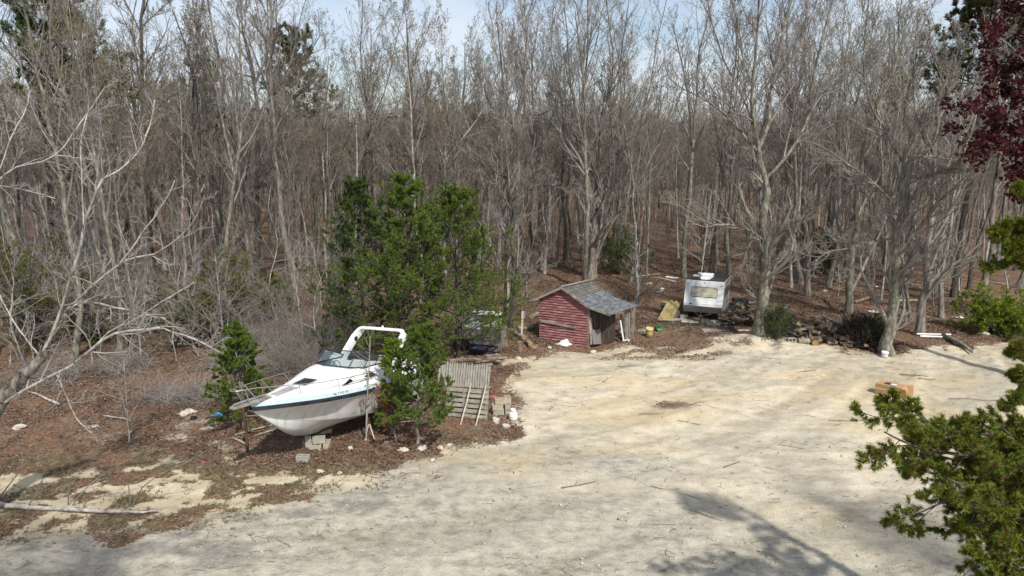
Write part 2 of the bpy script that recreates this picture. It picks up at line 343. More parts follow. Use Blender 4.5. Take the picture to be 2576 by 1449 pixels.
def ground_mat():
    m = bpy.data.materials.new('ground_soil'); m.use_nodes = True; nt = m.node_tree; N = nt.nodes; L = nt.links; b = N['Principled BSDF']
    b.inputs['Roughness'].default_value = .95; b.inputs['Specular IOR Level'].default_value = .15
    at = N.new('ShaderNodeAttribute'); at.attribute_name = 'zone'; sp = N.new('ShaderNodeSeparateColor'); L.new(at.outputs['Color'], sp.inputs[0])
    at2 = N.new('ShaderNodeAttribute'); at2.attribute_name = 'tint'; sp2 = N.new('ShaderNodeSeparateColor'); L.new(at2.outputs['Color'], sp2.inputs[0])
    tc = N.new('ShaderNodeTexCoord')
    def noise(s, d=6, st=(1, 1, 1), r=.65):
        mp = N.new('ShaderNodeMapping'); mp.inputs['Scale'].default_value = st; L.new(tc.outputs['Object'], mp.inputs[0])
        n = N.new('ShaderNodeTexNoise'); n.inputs['Scale'].default_value = s; n.inputs['Detail'].default_value = d; n.inputs['Roughness'].default_value = r; L.new(mp.outputs[0], n.inputs['Vector']); return n.outputs[0]
    def ramp(v, ps_, cs):
        c = N.new('ShaderNodeValToRGB'); e = c.color_ramp.elements
        while len(e) < len(cs): e.new(.5)
        for i, (p, k) in enumerate(zip(ps_, cs)): e[i].position = p; e[i].color = (*k, 1) if len(k) == 3 else k
        L.new(v, c.inputs[0]); return c.outputs[0]
    def mixc(f, a, b_, mode='MIX'):
        x = N.new('ShaderNodeMixRGB'); x.blend_type = mode
        if isinstance(f, float): x.inputs[0].default_value = f
        else: L.new(f, x.inputs[0])
        for s_, q in ((1, a), (2, b_)):
            if isinstance(q, tuple): x.inputs[s_].default_value = (*q, 1)
            else: L.new(q, x.inputs[s_])
        return x.outputs[0]
    def math_(op, a, b_=0.0, c=0.0):
        x = N.new('ShaderNodeMath'); x.operation = op
        for i, q in enumerate((a, b_, c)):
            if isinstance(q, (int, float)): x.inputs[i].default_value = q
            else: L.new(q, x.inputs[i])
        return x.outputs[0]
    pale = ramp(noise(1.1, 8, (1, 1.8, 1)), [.36, .52, .66], [(.38, .335, .255), (.51, .455, .35), (.59, .53, .42)])
    yel = ramp(noise(2.0, 7), [.35, .65], [(.47, .375, .22), (.60, .505, .32)])
    grey = ramp(noise(2.3, 8, (1, 1.5, 1)), [.34, .5, .68], [(.24, .222, .186), (.36, .335, .275), (.47, .435, .35)])
    vor = N.new('ShaderNodeTexVoronoi'); vor.inputs['Scale'].default_value = 26; L.new(tc.outputs['Object'], vor.inputs['Vector'])
    sand = mixc(math_('MULTIPLY', sp2.outputs[0], .5), pale, yel)
    sand = mixc(sp.outputs[1], sand, grey)
    sand = mixc(.85, sand, ramp(sp2.outputs[1], [.1, .5, .9], [(.85, .84, .81), (.97, .97, .97), (1.06, 1.055, 1.045)]), 'MULTIPLY')
    peb = ramp(vor.outputs['Color'], [.0, .5, 1], [(.86, .86, .86), (1, 1, 1), (1.10, 1.09, 1.07)])
    sand = mixc(.8, sand, peb, 'MULTIPLY')
    sand = mixc(math_('MULTIPLY', sp2.outputs[2], .75), sand, ramp(noise(6, 8), [.36, .64], [(.11, .105, .095), (.24, .23, .20)]))  # darker gravel tone that also carries the painted shadow streaks
    # thin dark organic streaks
    st = ramp(noise(6, 8, (.8, 2.4, 1), .75), [.56, .66], [(0, 0, 0), (1, 1, 1)])
    sand = mixc(math_('MULTIPLY', st, .6), sand, (.15, .115, .08))
    lit = ramp(noise(9, 8, (1, 1, 1), .8), [.33, .45, .56, .68], [(.05, .034, .024), (.115, .07, .046), (.19, .125, .085), (.30, .24, .18)])
    lit2 = ramp(noise(1.3, 6), [.36, .6], [(.12, .095, .07), (.17, .095, .06)])
    lit = mixc(.5, lit, lit2)
    dirt = ramp(noise(5, 8), [.35, .65], [(.15, .125, .10), (.27, .235, .19)])
    lit = mixc(ramp(noise(.9, 7), [.56, .68], [(0, 0, 0), (.8, .8, .8)]), lit, dirt)
    weed = ramp(noise(12, 6), [.35, .65], [(.13, .105, .065), (.25, .215, .14)])
    lit = mixc(math_('MULTIPLY', sp.outputs[2], .75), lit, weed)
    v2 = N.new('ShaderNodeTexVoronoi'); v2.inputs['Scale'].default_value = 15; L.new(tc.outputs['Object'], v2.inputs['Vector'])
    lit = mixc(.9, lit, ramp(v2.outputs['Color'], [0, .45, .8, 1], [(.45, .45, .45), (.95, .92, .9), (1.3, 1.25, 1.2), (2.0, 1.9, 1.8)]), 'MULTIPLY')
    sf = math_('ADD', sp.outputs[0], math_('MULTIPLY_ADD', noise(9, 9, (1, 1, 1), .8), 3.4, -1.7))
    sf = ramp(sf, [.34, .66], [(0, 0, 0), (1, 1, 1)])
    L.new(mixc(sf, lit, sand), b.inputs['Base Color'])
    bp = N.new('ShaderNodeBump'); bp.inputs['Strength'].default_value = .6; bp.inputs['Distance'].default_value = .03
    L.new(math_('ADD', noise(18, 8, (1, 1, 1), .75), vor.outputs['Distance']), bp.inputs['Height']); L.new(bp.outputs[0], b.inputs['Normal'])
    return m
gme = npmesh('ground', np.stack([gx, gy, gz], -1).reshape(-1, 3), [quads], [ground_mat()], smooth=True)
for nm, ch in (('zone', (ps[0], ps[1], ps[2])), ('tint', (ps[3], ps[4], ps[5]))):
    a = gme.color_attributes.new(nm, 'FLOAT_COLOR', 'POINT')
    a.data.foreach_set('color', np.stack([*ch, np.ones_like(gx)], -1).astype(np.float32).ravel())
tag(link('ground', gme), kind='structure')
def gzv(x, y):
    z = gh(x, y)
    return z

# ================================================================== VEGETATION TOOLS
def unit(v): return v / (np.linalg.norm(v, axis=-1, keepdims=True) + 1e-9)
def resample(P_, K):
    P_ = np.asarray(P_, float); d = np.r_[0, np.cumsum(np.linalg.norm(np.diff(P_, axis=0), axis=1))]
    t = np.linspace(0, d[-1], K); return np.stack([np.interp(t, d, P_[:, i]) for i in range(3)], -1)
def smooth_line(P_, it=2):
    P_ = np.asarray(P_, float)
    for _ in range(it):
        Q = [P_[0]]
        for a, b in zip(P_[:-1], P_[1:]): Q += [a * .75 + b * .25, a * .25 + b * .75]
        Q.append(P_[-1]); P_ = np.array(Q)
    return P_
class Geo:
    def __init__(s): s.V = []; s.F = []; s.MI = []; s.n = 0
    def tubes(s, P_, R_, sides, mi=0):
        if len(P_) == 0: return
        N_, K = P_.shape[:2]; T = unit(np.gradient(P_, axis=1)); mean = unit(T.mean(1))
        ref = np.where(np.abs(mean[:, 2:3]) < .85, np.array([[0, 0, 1.]]), np.array([[1., 0, 0]]))[:, None, :]
        n1 = unit(np.cross(T, np.broadcast_to(ref, T.shape))); n2 = np.cross(T, n1)
        a = np.arange(sides) * 2 * math.pi / sides; c = np.cos(a)[None, None, :, None]; d = np.sin(a)[None, None, :, None]
        ring = P_[:, :, None] + R_[:, :, None, None] * (c * n1[:, :, None] + d * n2[:, :, None])
        base = s.n + np.arange(N_)[:, None, None] * K * sides + np.arange(K - 1)[None, :, None] * sides
        k = np.arange(sides)[None, None]; k1 = (k + 1) % sides
        s.F.append(np.stack([base + k, base + k1, base + sides + k1, base + sides + k], -1).reshape(-1, 4)); s.MI.append(mi)
        s.V.append(ring.reshape(-1, 3)); s.n += N_ * K * sides
    def tris(s, A, B, C, mi=0):
        n = len(A); s.V.append(np.stack([A, B, C], 1).reshape(-1, 3)); s.F.append(s.n + np.arange(3 * n).reshape(n, 3)); s.MI.append(mi); s.n += 3 * n
    def quads(s, C, U, W, mi=0):
        n = len(C); s.V.append(np.stack([C - U - W, C + U - W, C + U + W, C - U + W], 1).reshape(-1, 3)); s.F.append(s.n + np.arange(4 * n).reshape(n, 4)); s.MI.append(mi); s.n += 4 * n
    def mesh(s, name, mats, smooth=False):
        return npmesh(name, np.concatenate(s.V), s.F, mats, s.MI, smooth)
def kids(P_, R_, n, t0, t1, lf, ang, up, rg, K=5, jit=.12, rr=.6, rmin=.006, taper=.35, down=False, lmin=0):
    N_, K0 = P_.shape[:2]
    t = t0 + (t1 - t0) * (np.arange(n)[None] + rg.random((N_, n))) / n
    f = t * (K0 - 1); i0 = np.clip(f.astype(int), 0, K0 - 2); fr = (f - i0)[..., None]; ii = np.arange(N_)[:, None]
    pos = P_[ii, i0] * (1 - fr) + P_[ii, i0 + 1] * fr; tan = unit(P_[ii, i0 + 1] - P_[ii, i0])
    rp = R_[ii, i0] * (1 - fr[..., 0]) + R_[ii, i0 + 1] * fr[..., 0]
    ln = np.linalg.norm(np.diff(P_, axis=1), axis=2).sum(1)[:, None] * lf * (1.15 - .6 * t) * rg.uniform(.6, 1.35, t.shape)
    ln = np.maximum(ln, lmin)
    rv = rg.normal(size=pos.shape); perp = unit(rv - (rv * tan).sum(-1, keepdims=True) * tan)
    a = ang * rg.uniform(.7, 1.3, t.shape)[..., None]
    d = unit(tan * np.cos(a) + perp * np.sin(a)); pos = pos.reshape(-1, 3); d = d.reshape(-1, 3); ln = ln.reshape(-1, 1)
    out = [pos]; st = ln / (K - 1)
    for k in range(K - 1):
        d = unit(d + np.array([0, 0, up]) + rg.normal(size=d.shape) * jit); out.append(out[-1] + d * st)
    r0 = np.maximum(np.minimum(rp.ravel() * rr, ln[:, 0] * .035 + rmin), rmin)
    tt = np.linspace(0, 1, K)[None]; RR = np.maximum(r0[:, None] * (1 - (1 - taper) * tt), rmin * .7)
    return np.stack(out, 1), RR
def bare_tree_geo(mains, rg, lv, tm, km, buds=0, budm=None, K0=9, sides=(9, 5, 3, 3), tw=.007, flare=.5, tm2=None):
    """mains: list of (points Nx3, r0, r1, flags). lv: list of dicts for kids levels. returns trunk mesh, crown mesh"""
    gt = Geo(); gc = Geo(); PP = []; RR = []
    for i, (pts, r0, r1, cnt) in enumerate(mains):
        p = resample(smooth_line(pts), 14); 
        wb = rg.normal(size=p.shape) * r0 * .22; wb[0] = 0; wb[-1] = 0; p = p + wb
        r = np.linspace(r0, r1, 14)
        if i == 0: r = r * (1 + flare * np.exp(-np.arange(14) * 1.6))  # root flare
        gt.tubes(p[None], r[None], 10 if r0 > .12 else 6, 1 if i == 0 else 0)
        if cnt: PP.append(p); RR.append(r)
    PP = np.array(PP); RR = np.array(RR); cur = (PP, RR); last = None
    for j, q in enumerate(lv):
        q = dict(q); c = kids(cur[0], cur[1], rg=rg, rmin=tw if j >= len(lv) - 2 else tw * 1.4, **q)
        gc.tubes(c[0], c[1], sides[min(j + 1, 3)], 0); cur = c
    if buds:
        tips = cur[0][:, -1]; k = rg.choice(len(tips), min(buds, len(tips)), replace=False)
        c = tips[k]; u = unit(rg.normal(size=c.shape)) * .030; v = np.cross(unit(rg.normal(size=c.shape)), u) ; v = unit(v) * .026
        gc.quads(c, u, v, 1)
    return gt.mesh('trunk', [tm, tm2 or tm], True), gc.mesh('crown', [km, budm or km])
def put_tree(name, label, cat, base, meshes, group=None, rot=0, sc=1, parts=('trunk', 'crown'), tilt=(0, 0)):
    t = thing(name, label, cat, base, (tilt[0], tilt[1], rot), group, sc)
    for n, me in zip(parts, meshes): link(n, me, t)
    return t

def needle_tufts(g, pos, d, rg, n=14, ln=.10, wd=.006, spread=1.0, mi=0):
    N_ = len(pos); pos = np.repeat(pos, n, 0); d = np.repeat(d, n, 0)
    rv = unit(rg.normal(size=pos.shape)); e = unit(d + rv * spread); L_ = ln * rg.uniform(.7, 1.2, (len(pos), 1))
    s = unit(np.cross(e, rg.normal(size=e.shape))) * wd; o = pos + e * ln * .08
    g.tris(o - s, o + s, o + e * L_, mi)
def pine_tree(name, label, cat, base, h, rad, seed, mats, low=.12, dens=1.0, needle=.12, group=None, trunk_r=.10, lean=(0, 0), ntw=9, pw=.7, wd=.010):
    rg = np.random.default_rng(seed); gt = Geo(); gb = Geo(); gn = Geo()
    tp = np.array([[lean[0] * t * t, lean[1] * t * t, h * t] for t in np.linspace(0, 1, 14)]); tp[1:-1, :2] += rg.normal(size=(12, 2)) * .03
    tr = np.linspace(trunk_r, .012, 14); gt.tubes(tp[None], tr[None], 8)
    nb = int(58 * dens); P_ = []; R_ = []
    for i in range(nb):
        wn = 5; t = low + (1 - low) * ((i // wn) + .5 + rg.normal() * .07) / (nb / wn) * .97; t = min(t, .985); f = t * 13; k = min(int(f), 12); p = tp[k] * (1 - f + k) + tp[k + 1] * (f - k)
        q = (t - low) / (1 - low); L_ = rad * max(0, 1 - q) ** pw * rg.uniform(.55, 1.2) + .18; az = i * 1.257 + (i // 5) * .7 + rg.uniform(-.35, .35)
        el = rg.uniform(-.05, .25) + max(0, q) * .75; d = np.array([math.cos(az) * math.cos(el), math.sin(az) * math.cos(el), math.sin(el)])
        pts = [p]
        for _ in range(6): d = unit(d + np.array([0, 0, .05]) + rg.normal(size=3) * .07); pts.append(pts[-1] + d * L_ / 6)
        P_.append(pts); R_.append(np.linspace(.012 + L_ * .012, .006, 7))
    P_ = np.array(P_); R_ = np.array(R_); gb.tubes(P_, R_, 4)
    c = kids(P_, R_, n=ntw, t0=.2, t1=1, lf=.42, ang=.8, up=.10, rg=rg, K=5, jit=.08, rmin=.005, lmin=.18); gb.tubes(c[0], c[1], 3)
    c2 = kids(c[0], c[1], n=4, t0=.3, t1=1, lf=.55, ang=.7, up=.14, rg=rg, K=4, jit=.08, rmin=.004, lmin=.12); gb.tubes(c2[0], c2[1], 3)
    for arr, m_ in ((P_, (4, 5, 6)), (c[0], (2, 3, 4)), (c2[0], (1, 2, 3))):
        for m__ in m_:
            pos = arr[:, m__]; d = unit(arr[:, m__] - arr[:, m__ - 1] + np.array([0, 0, .1]))
            needle_tufts(gn, pos, d, rg, 15 if m__ < m_[-1] else 24, needle, wd, .85 if m__ < m_[-1] else .7)
    t = thing(name, label, cat, base, (0, 0, 0), group)
    link('trunk', gt.mesh('trunk', [mats[1]], True), t); br = link('branches', gb.mesh('branches', [mats[1]]), t); link('needles', gn.mesh('needles', [mats[0]]), t)
    return t
def spray_geo(gn, arr, rg, n=10, ln=.07, wd=.007, mi=0, seg=(1, 2, 3)):
    for m_ in seg:
        pos = arr[:, m_]; d = unit(arr[:, m_] - arr[:, m_ - 1]); needle_tufts(gn, pos, d, rg, n, ln, wd, .85, mi)
def leaf_cloud(g, tips, rg, n, spread, size, mi=0):
    c = np.repeat(tips, n, 0) + rg.normal(size=(len(tips) * n, 3)) * spread
    u = unit(rg.normal(size=c.shape)) * size * rg.uniform(.6, 1.2, (len(c), 1)); v = unit(np.cross(u, rg.normal(size=c.shape))) * size * .6
    g.quads(c, u, v, mi)
def bush(name, label, cat, base, rx, rz, seed, mat_, leaf=.05, n=5000, stems=14, needles=False, group=None, stem='bark_dark', open_=.5):
    rg = np.random.default_rng(seed); gb = Geo(); gl = Geo(); P_ = []; R_ = []
    for i in range(stems):
        az = rg.uniform(0, 6.28); r = rg.uniform(.1, 1) * rx; top = np.array([math.cos(az) * r, math.sin(az) * r, rz * rg.uniform(.6, 1) * (1 - .45 * (r / rx) ** 2)])
        a = np.array([rg.normal() * .08, rg.normal() * .08, -.05]); mid = a * .5 + top * .5 + rg.normal(size=3) * .08 * rx
        P_.append(resample([a, mid, top], 6)); R_.append(np.linspace(.02 + rx * .012, .006, 6))
    P_ = np.array(P_); R_ = np.array(R_); gb.tubes(P_, R_, 4)
    c = kids(P_, R_, n=8, t0=.15, t1=1, lf=.4, ang=.9, up=.05, rg=rg, K=5, jit=.15, rmin=.005); gb.tubes(c[0], c[1], 3)
    c2 = kids(c[0], c[1], n=5, t0=.2, t1=1, lf=.5, ang=.8, up=.05, rg=rg, K=4, jit=.15, rmin=.004); gb.tubes(c2[0], c2[1], 3)
    pts = c2[0]; k = rg.random(len(pts)) < open_; pts = pts[k]
    if needles: spray_geo(gl, pts, rg, max(7, int(n / (3 * len(pts)))), leaf * 1.3, leaf * .17)
    else: leaf_cloud(gl, pts[:, 1:].reshape(-1, 3), rg, max(1, int(n / (3 * len(pts)))), leaf * 1.1, leaf)
    t = thing(name, label, cat, base, (0, 0, 0), group); link('stems', gb.mesh('stems', [M[stem]]), t); link('foliage', gl.mesh('foliage', [M[mat_]]), t)
    return t

# ================================================================== THE WOOD: unnamed trees
OAK = [dict(n=15, t0=.36, t1=1, lf=.30, ang=.65, up=.10, K=6, jit=.10), dict(n=8, t0=.2, t1=1, lf=.42, ang=.7, up=.10, K=5, jit=.13), dict(n=6, t0=.15, t1=1, lf=.45, ang=.7, up=.10, K=4, jit=.15), dict(n=4, t0=.2, t1=1, lf=.55, ang=.6, up=.08, K=3, jit=.15)]
OAKF = [dict(n=12, t0=.40, t1=1, lf=.27, ang=.6, up=.14, K=5, jit=.10), dict(n=6, t0=.2, t1=1, lf=.42, ang=.65, up=.15, K=4, jit=.13), dict(n=5, t0=.15, t1=1, lf=.5, ang=.65, up=.13, K=3, jit=.15), dict(n=4, t0=.3, t1=1, lf=.6, ang=.6, up=.08, K=3, jit=.15)]
def variant(seed, h, r, tm, km, lv, buds=0, budm=None, fork=False, tw=.0065):
    rg = np.random.default_rng(seed); pts = [(0, 0, -.3)]; x = y = 0; 
    for k in range(1, 7): x += rg.normal() * .30; y += rg.normal() * .30; pts.append((x, y, h * k / 6))
    mains = [(np.array(pts), r, r * .22, True)]
    if fork:
        b = np.array(pts[3]); e = b + np.array([rg.normal() * 1.2, rg.normal() * 1.2, h * .42]); mains.append((np.array([b, b * .6 + e * .4 + np.array([.3, .2, 0]), e]), r * .6, r * .15, True))
    return bare_tree_geo(mains, rg, lv, tm, km, buds, budm, tw=tw)
VAR = []
specs = [(18, .20, 'bark', 'twig', 900), (17, .17, 'bark_lichen', 'twig', 700), (19, .24, 'bark', 'twig', 900), (16, .13, 'bark_lichen', 'twig_far', 900), (15.5, .11, 'bark', 'twig_far', 900), (17.5, .19, 'bark_dark', 'twig', 800),
         (13, .09, 'bark_silver', 'twig', 0), (18.5, .22, 'bark_lichen', 'twig', 0), (11, .07, 'bark', 'twig_far', 600), (16.5, .15, 'bark_silver', 'twig_far', 900)]
for i, (h, r, a, b, bud) in enumerate(specs):
    VAR.append(variant(100 + i, h, r * .78, M[a], M[b], OAKF, bud, M['bud_olive'] if i % 2 else M['bud'], fork=i in (0, 2, 7)))
SAP = [dict(n=16, t0=.15, t1=1, lf=.30, ang=.9, up=.06, K=5, jit=.12), dict(n=6, t0=.2, t1=1, lf=.45, ang=.7, up=.06, K=4, jit=.15), dict(n=4, t0=.2, t1=1, lf=.5, ang=.7, up=.05, K=3, jit=.15)]
SAPV = [variant(200 + i, h, r, M['bark' if i % 2 else 'bark_silver'], M['twig'], SAP, tw=.006) for i, (h, r) in enumerate([(4.5, .035), (6, .045), (7.5, .055), (3.2, .025)])]
EDGE_X = [-600, 0, 300, 560, 800, 1000, 1250, 1340, 1600, 1760, 2000, 2300, 2576, 3000]
EDGE_Y = [28, 29, 31, 35, 39, 40, 39, 46, 45, 47, 43, 38, 37, 35]
fr_ = np.random.default_rng(11)
pts = []; cell = {}
def ok_place(x, y, dmin):
    ci, cj = int(x // 1.5), int(y // 1.5)
    for a in (-1, 0, 1):
        for b in (-1, 0, 1):
            for q in cell.get((ci + a, cj + b), ()):
                if (q[0] - x) ** 2 + (q[1] - y) ** 2 < dmin * dmin: return False
    cell.setdefault((ci, cj), []).append((x, y)); return True
for _ in range(60000):
    y = fr_.uniform(28, 175); x = fr_.uniform(-.80, .80) * y
    px = 1288 + 1718 * x / y
    e = np.interp(px, EDGE_X, EDGE_Y)
    if y < e: continue
    dens = .35 if y < e + 6 else (.6 if y < e + 14 else 1)
    if fr_.random() > dens: continue
    if ok_place(x, y, 1.15): pts.append((x, y))
    if len(pts) > 3000: break
pts.sort(key=lambda p: p[1])
NEAR = pts[:262]; FAR = pts[262:]
LBL = {0: ('bare_tree', 'slender bare grey tree standing among its like in the wood behind the yard', 'tree'), 1: ('sapling', 'thin leafless sapling growing under the tall trees of the wood', 'sapling')}
GRP = {0: 'slender bare trees of the wood', 1: 'leafless saplings under the trees of the wood'}
for (x, y) in NEAR:
    e = np.interp(1288 + 1718 * x / y, EDGE_X, EDGE_Y); small = fr_.random() < (.42 if y < e + 9 else .18)
    vs_ = SAPV if small else VAR; k = int(fr_.integers(len(vs_))); n_, l_, c_ = LBL[int(small)]
    put_tree(n_, l_, c_, (x, y, ground(x, y)), vs_[k], GRP[int(small)], fr_.uniform(0, 6.28), fr_.uniform(.85, 1.05) if (small or y < e + 7) else fr_.uniform(.72, .96), tilt=(fr_.normal() * .05, fr_.normal() * .05))
for _ in range(70):
    px_ = fr_.uniform(-80, 900); y = fr_.uniform(29.5, 38); x = (px_ - 1288) / 1718 * y
    k = int(fr_.integers(4)); put_tree('sapling', 'spindly leafless sapling in the brush of the left-hand bank behind the boat', 'sapling', (x, y, ground(x, y)), SAPV[k], 'leafless saplings in the brush behind the boat', fr_.uniform(0, 6.28), fr_.uniform(.6, 1.0), tilt=(fr_.normal() * .1, fr_.normal() * .1))
print('forest', len(pts), NEAR[-1])
# the far wood: one object, instanced
fv = np.array([(x, y, float(gh(x, y)) - .1) for x, y in FAR]); fme = bpy.data.meshes.new('far_wood'); fme.vertices.add(len(fv)); fme.vertices.foreach_set('co', fv.ravel().astype(np.float32))
def at(nm, ty, v): a = fme.attributes.new(nm, ty, 'POINT'); a.data.foreach_set('value' if ty != 'FLOAT_VECTOR' else 'vector', v)
at('vk', 'INT', fr_.integers(0, 8, len(fv)).astype(np.int32)); at('rz', 'FLOAT', fr_.uniform(0, 6.28, len(fv)).astype(np.float32)); at('scl', 'FLOAT', fr_.uniform(.55, .76, len(fv)).astype(np.float32))
fo = tag(link('far_wood', fme), kind='stuff'); fo['label'] = 'distant bare grey-brown trees of the wood merging into one mass'
ng = bpy.data.node_groups.new('far_wood_scatter', 'GeometryNodeTree'); ng.interface.new_socket('Geometry', in_out='INPUT', socket_type='NodeSocketGeometry'); ng.interface.new_socket('Geometry', in_out='OUTPUT', socket_type='NodeSocketGeometry')
N = ng.nodes; L = ng.links; gi = N.new('NodeGroupInput'); go = N.new('NodeGroupOutput'); jn = N.new('GeometryNodeJoinGeometry')
def named(nm, ty): n_ = N.new('GeometryNodeInputNamedAttribute'); n_.data_type = ty; n_.inputs['Name'].default_value = nm; return n_.outputs['Attribute']
vk = named('vk', 'INT'); rz = named('rz', 'FLOAT'); scl = named('scl', 'FLOAT'); cx = N.new('ShaderNodeCombineXYZ'); L.new(rz, cx.inputs[2])
srcs = {}
for o in bpy.data.objects:
    if o.type == 'MESH' and o.data and o.parent and o.name.split('.')[0] in ('trunk', 'crown'): srcs.setdefault(o.data.name, o)
for k in range(8):
    for me in VAR[(0, 1, 3, 4, 5, 7, 9, 2)[k]]:
        if me.name not in srcs: continue
        oi = N.new('GeometryNodeObjectInfo'); oi.inputs['Object'].default_value = srcs[me.name]; oi.inputs['As Instance'].default_value = True
        cm = N.new('FunctionNodeCompare'); cm.data_type = 'INT'; cm.operation = 'EQUAL'; L.new(vk, cm.inputs[2]); cm.inputs[3].default_value = k
        ip = N.new('GeometryNodeInstanceOnPoints'); L.new(gi.outputs[0], ip.inputs['Points']); L.new(cm.outputs[0], ip.inputs['Selection']); L.new(oi.outputs['Geometry'], ip.inputs['Instance'])
        L.new(cx.outputs[0], ip.inputs['Rotation']); L.new(scl, ip.inputs['Scale']); L.new(ip.outputs[0], jn.inputs[0])
L.new(jn.outputs[0], go.inputs[0]); md = fo.modifiers.new('scatter', 'NODES'); md.node_group = ng
# ================================================================== NAMED TREES
def Zc(f, ox=0, oy=0): return lambda x, y: (ox + x * f, oy + y * f)
A1 = Zc(.5207); A2 = Zc(.5207, 858.7); A3 = Zc(.5207, 1717.3); A8 = Zc(.5787, 0, 251.6); A4 = Zc(.3704, 0, 721.1)
def line3(pts, Y, dy=0, conv=None):
    out = []; n = len(pts)
    for i, p in enumerate(pts):
        q = conv(*p) if conv else p; out.append(P(q[0], q[1], Y + dy * i / max(1, n - 1)))
    return np.array(out)
RF = .70; LF = .85
def hero(name, label, cat, basepx, conv, trunk, r0, r1, limbs, seed, tm='bark', km='twig', buds=0, budm='bud', lv=None, extra=None, base=None, Y=None, tw=.008, group=None, cntr=True, over=0, flare=.5, tm2=None):
    b = G(*basepx) if base is None else np.array(base, float); Y = Y or b[1]; rg = np.random.default_rng(seed)
    tp = line3(trunk, Y, 0, conv)
    if base is None and basepx: tp = np.vstack([[b[0], b[1], b[2] - .25], tp])
    if over:  # continue above the frame
        d = unit(tp[-1] - tp[-2]); tp = np.vstack([tp, tp[-1] + (d * .6 + np.array([0, 0, .4])) * over])
    mains = [(tp - b, r0 * RF, r1 * RF, cntr)]
    for L_ in limbs:
        r, dy, pp = L_[:3]; ov = L_[3] if len(L_) > 3 else 0
        q = line3(pp, Y, dy, conv)
        if ov: d = unit(q[-1] - q[-2]); q = np.vstack([q, q[-1] + unit(d + np.array([0, 0, .35])) * ov])
        mains.append((q - b, r * RF * LF, max(.012, r * .2), True))
    lv = lv or [dict(n=11, t0=.12, t1=1, lf=.36, ang=.65, up=.12, K=6, jit=.12), dict(n=7, t0=.15, t1=1, lf=.45, ang=.65, up=.13, K=5, jit=.13), dict(n=6, t0=.15, t1=1, lf=.5, ang=.6, up=.12, K=4, jit=.15)]
    return put_tree(name, label, cat, b, bare_tree_geo(mains, rg, lv, M[tm], M[km], buds, M[budm], tw=tw, flare=flare, tm2=M[tm2] if tm2 else None), group)
LV3 = [dict(n=14, t0=.1, t1=1, lf=.34, ang=.6, up=.12, K=6, jit=.12), dict(n=7, t0=.15, t1=1, lf=.45, ang=.65, up=.13, K=5, jit=.13), dict(n=6, t0=.15, t1=1, lf=.5, ang=.6, up=.12, K=4, jit=.15)]
# oak beside the camper
hero('oak_tree', 'tall bare oak with a lichen-spotted trunk standing just right of the camper', 'tree', (1912, 846), A3,
     [(388, 1500), (398, 1300), (408, 1190), (400, 1050), (395, 900), (370, 800), (365, 700)], .42, .17,
     [(.15, -1, [(365, 700), (340, 580), (330, 420), (350, 300), (360, 200), (370, 0)], 2), (.16, 1, [(368, 720), (420, 600), (425, 450), (440, 350), (480, 150), (520, 0)], 2),
      (.15, 1.5, [(395, 870), (480, 790), (545, 700), (600, 600), (620, 450), (640, 300), (730, 0)], 2), (.09, 1, [(600, 580), (680, 440), (800, 340), (870, 200), (900, 60)]),
      (.11, -1.5, [(368, 740), (250, 600), (150, 500), (0, 430), (-60, 380)]), (.09, -1, [(350, 640), (300, 480), (200, 300), (140, 120), (120, 0)], 2), (.08, 1, [(340, 420), (290, 300), (270, 100), (230, 0)], 1.5),
      (.08, .5, [(440, 400), (560, 260), (600, 120), (600, 0)], 1.5), (.12, -2, [(415, 1185), (330, 1110), (240, 1080), (150, 1090), (70, 1050), (-20, 990)]),
      (.12, -1.5, [(420, 1185), (480, 1130), (550, 1100), (600, 1050), (592, 985)]), (.05, -1.5, [(350, 1145), (310, 1200), (300, 1260), (250, 1330), (238, 1345)]), (.04, .5, [(430, 1260), (480, 1240), (498, 1180), (520, 1130)])],
     1, 'bark_lichen', 'twig', 1500, lv=LV3)
# oak at the yard edge right
hero('oak_tree', 'big forked oak with broken grey limbs at the sand edge, white bucket at its foot', 'tree', (2236, 893), A3,
     [(1008, 1600), (1022, 1449), (1032, 1280), (1042, 1150), (1052, 1040), (1065, 940), (1072, 790)], .40, .15,
     [(.13, 1, [(1072, 790), (1010, 690), (960, 590), (930, 500), (900, 400), (880, 330)]), (.10, 1, [(1070, 790), (1150, 750), (1250, 762), (1300, 780), (1380, 800)]), (.12, -1, [(1080, 900), (1140, 860), (1200, 840), (1300, 815), (1400, 812)]),
      (.15, -1.5, [(1022, 1245), (1100, 1150), (1180, 1050), (1280, 930), (1400, 820), (1480, 750)]), (.11, -2, [(1022, 1150), (900, 1172), (800, 1200), (700, 1212), (640, 1262)]), (.05, -2, [(795, 1205), (790, 1290), (772, 1390)]),
      (.07, -1, [(1040, 1250), (1080, 1330), (1112, 1378)]), (.11, .5, [(1010, 970), (920, 880), (850, 830), (750, 760), (690, 710), (590, 680)]), (.09, 1, [(960, 600), (900, 500), (870, 330), (880, 150), (900, 0)], 1),
      (.08, 1, [(940, 520), (1000, 400), (1050, 260), (1040, 120), (1060, 0)], 1), (.07, -1, [(1060, 1050), (1000, 1020), (920, 1060), (850, 1120)])],
     2, 'bark_lichen', 'twig', 900, 'bud_olive', lv=LV3)
